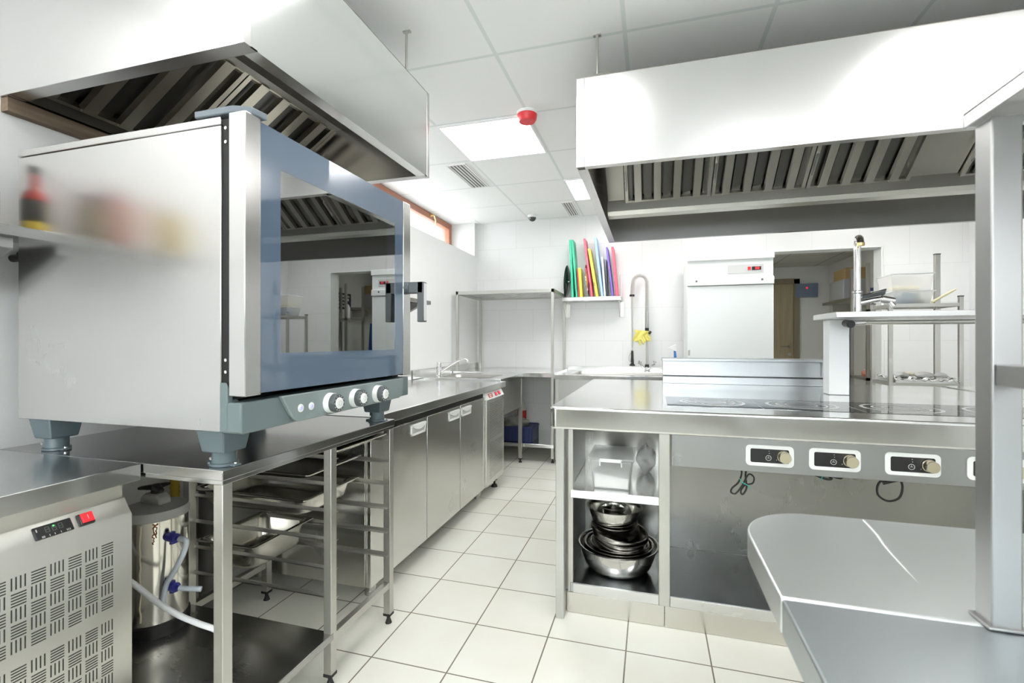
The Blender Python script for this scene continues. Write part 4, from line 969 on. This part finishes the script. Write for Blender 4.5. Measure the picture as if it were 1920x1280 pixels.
# column with raised shelf
WSH=steel('shelf_steel_pale',(.72,.73,.73),.34,'x')
rs=thing('raised_shelf','raised steel pass shelf on a square white column above the island','shelf',(1.3,2.76,ZI))
obj('column',MB().box(.884,.976,2.835,2.925,ZI+.0015,1.290),mat('white_column',(.66,.68,.68),.3,0.0),rs,bevel=.003)
obj('column',MB().box(2.05,2.14,2.835,2.925,ZI+.0015,1.290),mat('white_column_right',(.78,.80,.80),.3),rs,bevel=.003)
obj('shelf_board',MB().box(.840,2.25,2.596,2.935,1.291,1.318),WSH,rs,bevel=.0025)
obj('shelf_tube',MB().cyl((.98,2.78,1.272),(2.25,2.78,1.272),.012,n=16),STD,rs)
t=thing('pipe_stub','black and chrome pipe end under the left tip of the raised shelf','pipe',(.93,2.78,1.27))
obj('pipe_end',MB().cyl((.935,2.70,1.262),(.935,2.76,1.268),.019,.019,20),BLACK,t)
obj('pipe_union',MB().tube([(.945,2.745,1.268),(.965,2.76,1.270),(1.02,2.775,1.273)],.013,14),CHROME,t)
# tall tap on the raised shelf
tp=thing('pillar_tap','tall chrome pillar tap on the left end of the raised shelf','tap',(.955,2.70,1.318))
x,y=.958,2.69
p=MB(); p.lathe((x,y,1.318),[(0,0),(.017,0),(.017,.09),(.021,.094),(.021,.102),(.0145,.106),(.0145,.33),(0,.33)],24); obj('tap_pillar',p,CHROME,tp)
obj('spout',MB().tube(smooth_path([(x,y,1.62),(x,y-.002,1.655),(x-.004,y-.02,1.672),(x-.006,y-.045,1.668),(x-.006,y-.055,1.640)],6),.0155,14),CHROME,tp)
obj('spout_tip',MB().cyl((x-.006,y-.055,1.632),(x-.006,y-.055,1.645),.017,n=18),BRASS,tp)
p=MB(); p.tube([(x+.01,y,1.362),(x+.07,y+.004,1.377),(x+.11,y+.008,1.385)],.012,14); p.cyl((x+.10,y+.008,1.383),(x+.155,y+.012,1.372),.019,.016,18); p.cyl((x+.135,y+.01,1.372),(x+.15,y+.0,1.345),.010,.012,14)
obj('mixer_valve',p,CHROME,tp)
p=MB(); p.hexa([(x+.012,y-.012,1.378),(x+.11,y-.016,1.40),(x+.11,y+.016,1.40),(x+.012,y+.012,1.378),(x+.014,y-.012,1.400),(x+.118,y-.016,1.430),(x+.118,y+.016,1.430),(x+.014,y+.012,1.400)])
obj('mixer_body',p,mat('dark_chrome',(.12,.13,.14),.12,1),tp,bevel=.004)
# neighbouring worktop behind right
t=thing('side_worktop','steel worktop beside the island at its right rear edge','worktop',(2.2,3.2,0))
obj('worktop',MB().box(1.712,2.70,2.25,3.56,ZI-.040,ZI+.004),STTX,t,bevel=.002)
for x in(1.75,2.62):
    for y in(2.30,3.48): obj('leg',MB().box(x,x+.035,y,y+.035,.0005,ZI-.041),STD,t)

# kitchenware inside the island
def mixbowl(c,dia,h,label,tilt=(0,0),m=POLISH,group='nested steel mixing bowls in the island'):
    r=dia/2; M=Matrix.Rotation(tilt[0],4,'X')@Matrix.Rotation(tilt[1],4,'Y')
    prof=[(0,.0),(r*.55,.0),(r*.68,h*.05),(r*.80,h*.25),(r*.90,h*.70),(r*.925,h*.96),(r*.985,h*.97),(r,h*.99),(r*.99,h),(r*.93,h*.995),(r*.91,h*.96),(r*.885,h*.70),(r*.785,h*.27),(r*.66,h*.08),(r*.53,h*.035),(0,h*.035)]
    o=obj('mixing_bowl',MB().lathe(c,prof,56,M),m,None,ang=50)
    return tag(o,label,'bowl',group)
BX,BY=-.150,2.245
DBOWL=steel('bowl_inner_dark',(.50,.49,.47),.16,'z',.02)
mixbowl((BX,BY,.1345),.372,.118,'largest steel bowl at the bottom of the stack')
mixbowl((BX+.002,BY+.005,.146),.318,.106,'steel bowl nested directly in the largest bowl',m=DBOWL)
mixbowl((BX+.006,BY,.156),.268,.100,'smaller nested steel bowl, third from the bottom',m=DBOWL)
mixbowl((BX+.008,BY-.010,.215),.250,.085,'tilted steel bowl with wide rim in mid stack',(.10,.06),m=DBOWL)
mixbowl((BX-.004,BY-.008,.232),.262,.088,'tilted steel bowl, lying over the nested ones',(.05,.13),m=DBOWL)
mixbowl((BX-.012,BY-.010,.292),.205,.060,'small-footed dark bowl under the topmost bowl',(.04,.02),m=DBOWL)
mixbowl((BX-.014,BY-.020,.345),.250,.082,'bright topmost steel bowl of the stack')
mixbowl((BX-.020,BY-.020,.352),.105,.070,'tiny steel bowl inside the topmost bowl')
# translucent food box on the middle shelf
ct=thing('food_container','lidded translucent plastic container with white contents on the island shelf','container',(-.16,2.2,.5355))
cx0_,cx1_,cy0_,cy1_,cz=-.258,-.080,2.085,2.33,.5355
p=MB(); hh_=.128
p.hexa([(cx0_+.012,cy0_+.010,cz),(cx1_-.012,cy0_+.010,cz),(cx1_-.012,cy1_-.010,cz),(cx0_+.012,cy1_-.010,cz),(cx0_,cy0_,cz+hh_),(cx1_,cy0_,cz+hh_),(cx1_,cy1_,cz+hh_),(cx0_,cy1_,cz+hh_)])
obj('box_body',p,TUB,ct,bevel=.008,seg=3)
obj('box_contents',MB().hexa([(cx0_+.018,cy0_+.016,cz+.004),(cx1_-.018,cy0_+.016,cz+.004),(cx1_-.018,cy1_-.016,cz+.004),(cx0_+.018,cy1_-.016,cz+.004),(cx0_+.013,cy0_+.012,cz+.066),(cx1_-.014,cy0_+.012,cz+.050),(cx1_-.014,cy1_-.012,cz+.050),(cx0_+.013,cy1_-.012,cz+.066)]),mat('white_powder',(.85,.85,.84),.7),ct,bevel=.006)
ld=obj('box_lid',MB().box(cx0_-.010,cx1_+.010,cy0_-.010,cy1_+.010,cz+hh_+.001,cz+hh_+.012),TUB,ct,bevel=.005,seg=3)
obj('lid_clip',MB().box(-.215,-.120,cy0_-.016,cy0_-.010,cz+hh_-.004,cz+hh_+.010).box(-.217,-.211,cy0_-.016,cy0_-.008,cz+hh_-.022,cz+hh_+.006).box(-.126,-.120,cy0_-.016,cy0_-.008,cz+hh_-.022,cz+hh_+.006),WHITEP,ct,bevel=.001)
crumple('plastic_bag',(-.025,2.44,.600),(.045,.085,.062),translucent('bag_film',(.75,.75,.73),.5,.12),9,'small crumpled clear bag at the right of the food container','plastic bag')
# coiled black cables hanging below the control panel
CB=mat('black_cable',(.012,.012,.012),.4); TIE=mat('teal_tie',(.02,.45,.33),.5)
def loop(c,rx,rz,n=26,ph=0,turns=1,dy=.0): return [(c[0]+rx*cos(ph+2*pi*turns*i/n),c[1]+dy*i/n,c[2]+rz*sin(ph+2*pi*turns*i/n)) for i in range(n+1)]
t=thing('cable_bundle','black cable bundle with teal tie hanging under the first hob control','cable',(.355,2.10,.62))
c=(.352,2.10,.630)
obj('cable',MB().tube(smooth_path([(.345,2.11,.672),(.348,2.10,.645),(.335,2.095,.61),(.312,2.095,.585),(.308,2.095,.568),(.325,2.095,.565),(.350,2.095,.60),(.372,2.095,.645),(.392,2.10,.635),(.388,2.10,.610),(.36,2.10,.60),(.345,2.10,.575),(.352,2.10,.562),(.366,2.10,.590),(.362,2.10,.64),(.370,2.11,.671)],6),.0035,8),CB,t)
obj('cable_tie',MB().tube(smooth_path([(.338,2.090,.628),(.350,2.088,.612),(.372,2.088,.600),(.376,2.09,.590)],5),.0018,6),TIE,t)
t=thing('cable_bundle','black cable bundle tucked close under the second hob control','cable',(.64,2.10,.66))
obj('cable',MB().tube(smooth_path([(.585,2.10,.669),(.605,2.095,.662),(.64,2.09,.650),(.66,2.09,.652),(.655,2.10,.662),(.69,2.095,.655),(.70,2.10,.664)],6),.0045,8),CB,t)
obj('cable_tie',MB().tube([(.628,2.085,.664),(.625,2.083,.648)],.0018,6),TIE,t)
t=thing('cable_loop','round loop of black cable hanging below the third hob control','cable',(.86,2.10,.65))
obj('cable',MB().tube(smooth_path([(.845,2.11,.672),(.815,2.10,.640),(.815,2.098,.602),(.845,2.096,.583),(.880,2.096,.598),(.892,2.10,.640),(.885,2.11,.672)],8),.0040,8),CB,t)
obj('cable_plug',MB().cyl((.83,2.10,.648),(.878,2.10,.663),.008,.006,12),CB,t)

# ------------------------------------------------------------------ rack in the right back corner with bins, stick and tray
rr_=thing('storage_rack','small open steel rack with two shelves right of the doorway','rack',(1.84,4.15,0))
sx0,sx1,sy0,sy1=1.620,2.055,4.0,4.30
for x,y,zt in((sx0,sy0,1.47),(sx1-.026,sy0,1.485),(sx0,sy1-.026,1.46),(sx1-.040,sy1-.035,1.82)):
    o=obj('upright',MB().box(x,x+(.034 if zt>1.8 else .024),y,y+.024,.0005,zt),STD,rr_,bevel=.001)
    obj('upright_cap',MB().box(x-.001,x+(.035 if zt>1.8 else .025),y-.001,y+.025,zt,zt+.008),DGREY,o)
for z in(1.420,.862):
    p=MB(); p.box(sx0+.002,sx1-.004,sy0+.002,sy0+.022,z,z+.024);p.box(sx0+.002,sx1-.004,sy1-.022,sy1-.002,z,z+.024);p.box(sx0+.002,sx0+.020,sy0+.022,sy1-.022,z,z+.024);p.box(sx1-.022,sx1-.004,sy0+.022,sy1-.022,z,z+.024);p.box(sx0+.02,sx1-.022,sy0+.022,sy1-.022,z+.016,z+.020)
    obj('shelf',p,STD,rr_)
def bin_(x0,x1,y0,y1,z,h,label,contents,m=TUB,fl=.02,lid=False):
    t=thing('plastic_bin',label,'plastic bin',((x0+x1)/2,(y0+y1)/2,z),'translucent plastic bins on the rack')
    p=MB(); pts_o=[(x0+fl,y0+fl,z),(x1-fl,y0+fl,z),(x1-fl,y1-fl,z),(x0+fl,y1-fl,z),(x0,y0,z+h),(x1,y0,z+h),(x1,y1,z+h),(x0,y1,z+h)]
    p.add(pts_o,[(0,3,2,1),(0,1,5,4),(1,2,6,5),(2,3,7,6),(3,0,4,7)])
    obj('bin_body',p,m,t,solid=.003,smooth=False)
    q=MB(); w_=.008
    q.box(x0-w_,x1+w_,y0-w_,y0,z+h-.006,z+h+.002);q.box(x0-w_,x1+w_,y1,y1+w_,z+h-.006,z+h+.002);q.box(x0-w_,x0,y0,y1,z+h-.006,z+h+.002);q.box(x1,x1+w_,y0,y1,z+h-.006,z+h+.002)
    obj('bin_rim',q,WHITEP,t,bevel=.001)
    for k,(name,cc,ss,mm) in enumerate(contents): crumple(name,cc,ss,mm,20+k,par=t,n=12)
    return t
BLUEB=mat('blue_bag',(.35,.50,.66),.5); YEL=mat('yellow_pasta',(.85,.70,.35),.6); CRM=mat('cream_bag',(.80,.78,.62),.6)
bin_(1.660,1.905,4.04,4.24,1.4448,.092,'lower white plastic bin with blue bags on the rack',[('bin_contents',(1.73,4.13,1.478),(.035,.05,.028),BLUEB),('bin_contents',(1.785,4.13,1.492),(.045,.06,.038),BLUEB),('bin_contents',(1.855,4.14,1.480),(.035,.05,.028),CRM)])
bin_(1.645,1.895,4.03,4.25,1.540,.118,'upper plastic bin with yellow contents stacked on the lower one',[('bin_contents',(1.77,4.14,1.560),(.095,.07,.018),YEL)],fl=.012)
tag(obj('rolling_pin',MB().tube([(1.865,3.985,1.450),(2.015,4.05,1.530)],.0085,12).tube([(2.015,4.05,1.530),(2.035,4.059,1.540)],.0065,12),PINW),'pale wooden stick leaning across the rack top beside the bins','rolling pin')
t=thing('baking_tray','foil-lined tray of baked goods on the lower shelf of the rack','tray',(1.83,4.12,.8865))
p=MB(); a0,a1,b0,b1=1.650,2.020,3.99,4.26
p.box(a0,a1,b0,b1,.8865,.889); p.box(a0,a1,b0,b0+.004,.889,.915);p.box(a0,a1,b1-.004,b1,.889,.915);p.box(a0,a0+.004,b0,b1,.889,.915);p.box(a1-.004,a1,b0,b1,.889,.915)
obj('tray_body',p,mat('aluminium',(.75,.75,.74),.3,1),t)
def foil(u,v): 
    return (a0-.005+(a1-a0+.01)*u,b0-.012+(b1-b0+.015)*v,.916+.012*sin(u*23+v*7)*sin(v*15)+.006*sin(u*51)+(-.012 if v<.05 else 0))
obj('foil_sheet',MB().sheet(foil,40,20),mat('foil',(.78,.78,.77),.22,1),t,ang=25,solid=.001)
for k,(x,y,s_) in enumerate(((1.73,4.10,.055),(1.80,4.14,.045),(1.87,4.09,.050),(1.90,4.16,.06),(1.97,4.10,.035))):
    crumple('pastry',(x,y,.937),(s_,s_*.8,.018),mat('pastry_%d'%k,(.70,.66,.52) if k%2 else (.60,.60,.58),.6),40+k,['flat round pastry at the left end of the foil tray','small pastry second from the left on the foil tray','middle pastry on the foil tray','large pastry right of the middle on the foil tray','smallest pastry at the right end of the foil tray'][k],'pastry',n=12)['group']='pastries on the foil tray'

# small spray bottle behind the island by the fridge
t=thing('spray_bottle','small white spray bottle with blue and yellow neck behind the island','bottle',(.165,4.62,TC))
x,y=.20,4.54
obj('bottle_body',MB().lathe((x,y,TC+.0005),[(0,0),(.036,0),(.036,.13),(.014,.165),(0,.165)],24),mat('yellow_liquid_bottle',(.82,.66,.05),.3),t)
obj('bottle_neck',MB().cyl((x+.006,y,TC+.160),(x,y,TC+.240),.013,.009,16),mat('blue_neck',(.04,.16,.52),.35),t)
obj('trigger_head',MB().hexa([(x-.012,y-.012,TC+.235),(x+.014,y-.012,TC+.228),(x+.014,y+.012,TC+.228),(x-.012,y+.012,TC+.235),(x-.058,y-.010,TC+.262),(x+.010,y-.010,TC+.290),(x+.010,y+.010,TC+.290),(x-.058,y+.010,TC+.262)]).tube([(x-.015,y,TC+.245),(x-.032,y,TC+.215)],.004,8),WHITEP,t,bevel=.003)

# ------------------------------------------------------------------ things in the adjoining hall
t=thing('electrical_box','blue-grey electrical box with red light on the far hall wall','electrical box',(2.2,7.97,1.93))
obj('box_body',MB().box(2.045,2.335,7.93,7.999,1.83,2.03),mat('blue_grey_box',(.16,.20,.28),.4),t,bevel=.003)
obj('box_light',MB().cyl((2.19,7.929,1.965),(2.19,7.926,1.965),.012,n=14),LEDR,t)
hs=thing('hall_shelf','steel wall shelf in the hall carrying a box and a machine','shelf',(2.4,6.75,1.66))
obj('shelf_board',MB().box(2.20,2.499,6.2,7.3,1.655,1.69),STD,hs)
for y in(6.35,7.05): obj('bracket',MB().box(2.25,2.499,y,y+.03,1.56,1.655),STD,hs)
t=thing('vacuum_machine','grey appliance with red light on the hall shelf','machine',(2.35,6.85,1.69))
obj('machine_body',MB().box(2.215,2.47,6.62,7.1,1.6905,1.93),mat('machine_grey',(.33,.34,.36),.4),t,bevel=.01)
obj('machine_light',MB().cyl((2.30,6.619,1.87),(2.30,6.614,1.87),.012,n=14),LEDR,t)
tag(obj('cardboard_box',MB().box(2.25,2.48,6.66,7.05,1.9315,2.07),CARD,None,bevel=.003),'brown cardboard box on top of the grey machine in the hall','box')
t=thing('detergent_bottle','white bottle with blue cap on the tall hall rack','bottle',(2.05,5.75,1.6))
obj('bottle_body',MB().lathe((2.215,5.83,1.502),[(0,0),(.034,0),(.036,.01),(.036,.16),(.018,.19),(.018,.20),(0,.20)],24),WHITEP,t)
obj('cap',MB().lathe((2.215,5.83,1.702),[(0,0),(.028,0),(.028,.035),(0,.035)],20),mat('navy_cap',(.01,.02,.10),.4),t)
obj('bottle_label',MB().box(2.195,2.235,5.790,5.794,1.56,1.60),mat('red_label_small',(.6,.05,.05),.5),t)
t=thing('tall_rack','tall steel rack just inside the hall at the right doorway edge','rack',(2.25,5.85,0))
for x,y in((2.085,5.62),(2.085,6.02),(2.46,5.62),(2.46,6.02)): obj('upright',MB().box(x,x+.030,y,y+.028,.0005,1.97),STD,t)
for z in(.78,1.47): obj('shelf',MB().box(2.085,2.49,5.62,6.048,z,z+.03),STD,t)
t=thing('notice_board','black and white printed notice on the hall wall','notice',(2.49,6.0,1.75))
obj('notice_sheet',MB().box(2.490,2.499,5.80,6.30,1.66,1.90),mat('notice_black',(.02,.02,.02),.5),t)
m=MB()
rnd=random.Random(5)
for r_i in range(4):
    y_=5.84
    while y_<6.24:
        w_=rnd.uniform(.015,.04); m.box(2.4885,2.490,y_,y_+w_,1.69+r_i*.05,1.69+r_i*.05+.032); y_+=w_+.012
obj('notice_print',m,mat('notice_white',(.75,.75,.75),.5),t,smooth=False)
tag(obj('hanging_coat',MB().sheet(lambda u,v:(2.02+.10*(1-v)+.20*u*(.35+.65*v),6.36+.025*sin(u*9+v*3),1.45-.98*v),18,20),mat('blue_cloth',(.04,.13,.36),.8),None,solid=.03,ang=180),'blue work coat hanging in the hall behind the rack','coat')
t=thing('food_packet','packets of food on the middle shelf of the hall rack','packets',(2.15,5.8,.81))
for k,(x,y,z,s_,cc) in enumerate(((2.14,5.74,.845,(.06,.07,.034),(.45,.16,.12)),(2.20,5.80,.88,(.06,.07,.03),(.78,.70,.52)),(2.26,5.76,.85,(.06,.07,.038),(.70,.60,.20)))):
    crumple('packet',(x,y,z),s_,mat('packet_%d'%k,cc,.5),60+k,par=t,n=12)

# ------------------------------------------------------------------ foreground right: curved worktop, near worktop with over-shelf
FT=.85
STF=steel('foreground_steel',(.78,.81,.81),.34,'x',.05,var=.06)
ft=thing('curved_worktop','foreground steel worktop with rounded left end','worktop',(.6,.85,0))
X0=.158; YF=1.026; YS=.680
def arc(x,y,rx,ry,a0,a1,n=14): return [(x+rx*cos(radians(a0+(a1-a0)*i/n)),y+ry*sin(radians(a0+(a1-a0)*i/n))) for i in range(n+1)]
poly=[(1.6,YS+.001),(1.6,YF),(.32,YF)]+arc(X0+.13,YF-.14,.13,.14,90,180)[1:]+[(X0,YS+.001)]
obj('worktop',MB().prism(poly,'z',FT-.047,FT),STF,ft,bevel=.003)
obj('seam_weld',MB().tube(smooth_path([(.372,YF-.01,FT),(.366,.95,FT+.0002),(.358,.90,FT),(.352,.84,FT-.0008),(.345,.75,FT-.0018)],6),.0016,8),mat('weld_bright',(.92,.93,.93),.5,.6),ft)
for x,y in((.42,.95),(1.5,.95),(1.5,.72)): obj('leg',MB().box(x,x+.035,y,y+.035,.0005,FT-.048),STD,ft)
nt_=thing('foreground_table','near steel table with square posts carrying an over-shelf','table',(.8,.2,0))
obj('worktop',MB().box(X0+.001,1.6,-.35,YS-.001,FT-.047,FT-.0005),steel('foreground_steel_blue',(.50,.545,.565),.36,'x',.06,var=.07),nt_,bevel=.003)
for x,y in((.42,.60),(1.5,.60),(.42,-.3),(1.5,-.3)): obj('leg',MB().box(x,x+.035,y,y+.035,.0005,FT-.048),STD,nt_)
PST=steel('post_steel',(.40,.40,.395),.36,'z')
for x,y in((.3705,.672),(1.5,.672),(1.5,-.30)): obj('post',MB().box(x,x+.029,y,y+.030,FT+.0005,1.433),PST,nt_,bevel=.002)
obj('post_foot',MB().box(.366,.404,.668,.706,FT+.0006,FT+.004),PST,nt_,bevel=.001)
obj('over_shelf',MB().box(.362,1.6,.02,.707,1.448,1.452).box(.362,.365,.02,.707,1.434,1.452).box(.362,1.6,.704,.707,1.434,1.452).box(.362,1.6,.02,.023,1.434,1.452),STHOOD,nt_,bevel=.001)
obj('side_rail',MB().box(.3735,.3965,.12,.671,1.127,1.151),PST,nt_,bevel=.001)
WORLD=6.5; EXPO=1.0

# ------------------------------------------------------------------ world, camera, render look
wd=bpy.data.worlds.new('sky'); sc.world=wd; wd.use_nodes=True
bg=wd.node_tree.nodes['Background']; bg.inputs[0].default_value=(.93,.97,1,1); bg.inputs[1].default_value=WORLD
cam=bpy.data.cameras.new('camera'); co=bpy.data.objects.new('camera',cam); COL.objects.link(co)
co.location=(0,0,1.177); co.rotation_euler=(radians(90),0,radians(16.36))
cam.sensor_width=36; cam.lens=892/1920*36; cam.clip_start=.02
cam.dof.use_dof=True; cam.dof.focus_distance=2.6; cam.dof.aperture_fstop=6.3
sc.camera=co
sc.view_settings.view_transform='Standard'; sc.view_settings.look='None'; sc.view_settings.gamma=1; sc.view_settings.use_curve_mapping=False
sc.view_settings.exposure=EXPO
cy=sc.cycles
cy.max_bounces=9; cy.diffuse_bounces=5; cy.glossy_bounces=6; cy.transmission_bounces=4; cy.transparent_max_bounces=12
cy.sample_clamp_indirect=6; cy.caustics_reflective=True; cy.blur_glossy=.5
cy.use_denoising=True; cy.use_adaptive_sampling=True; cy.adaptive_threshold=.015
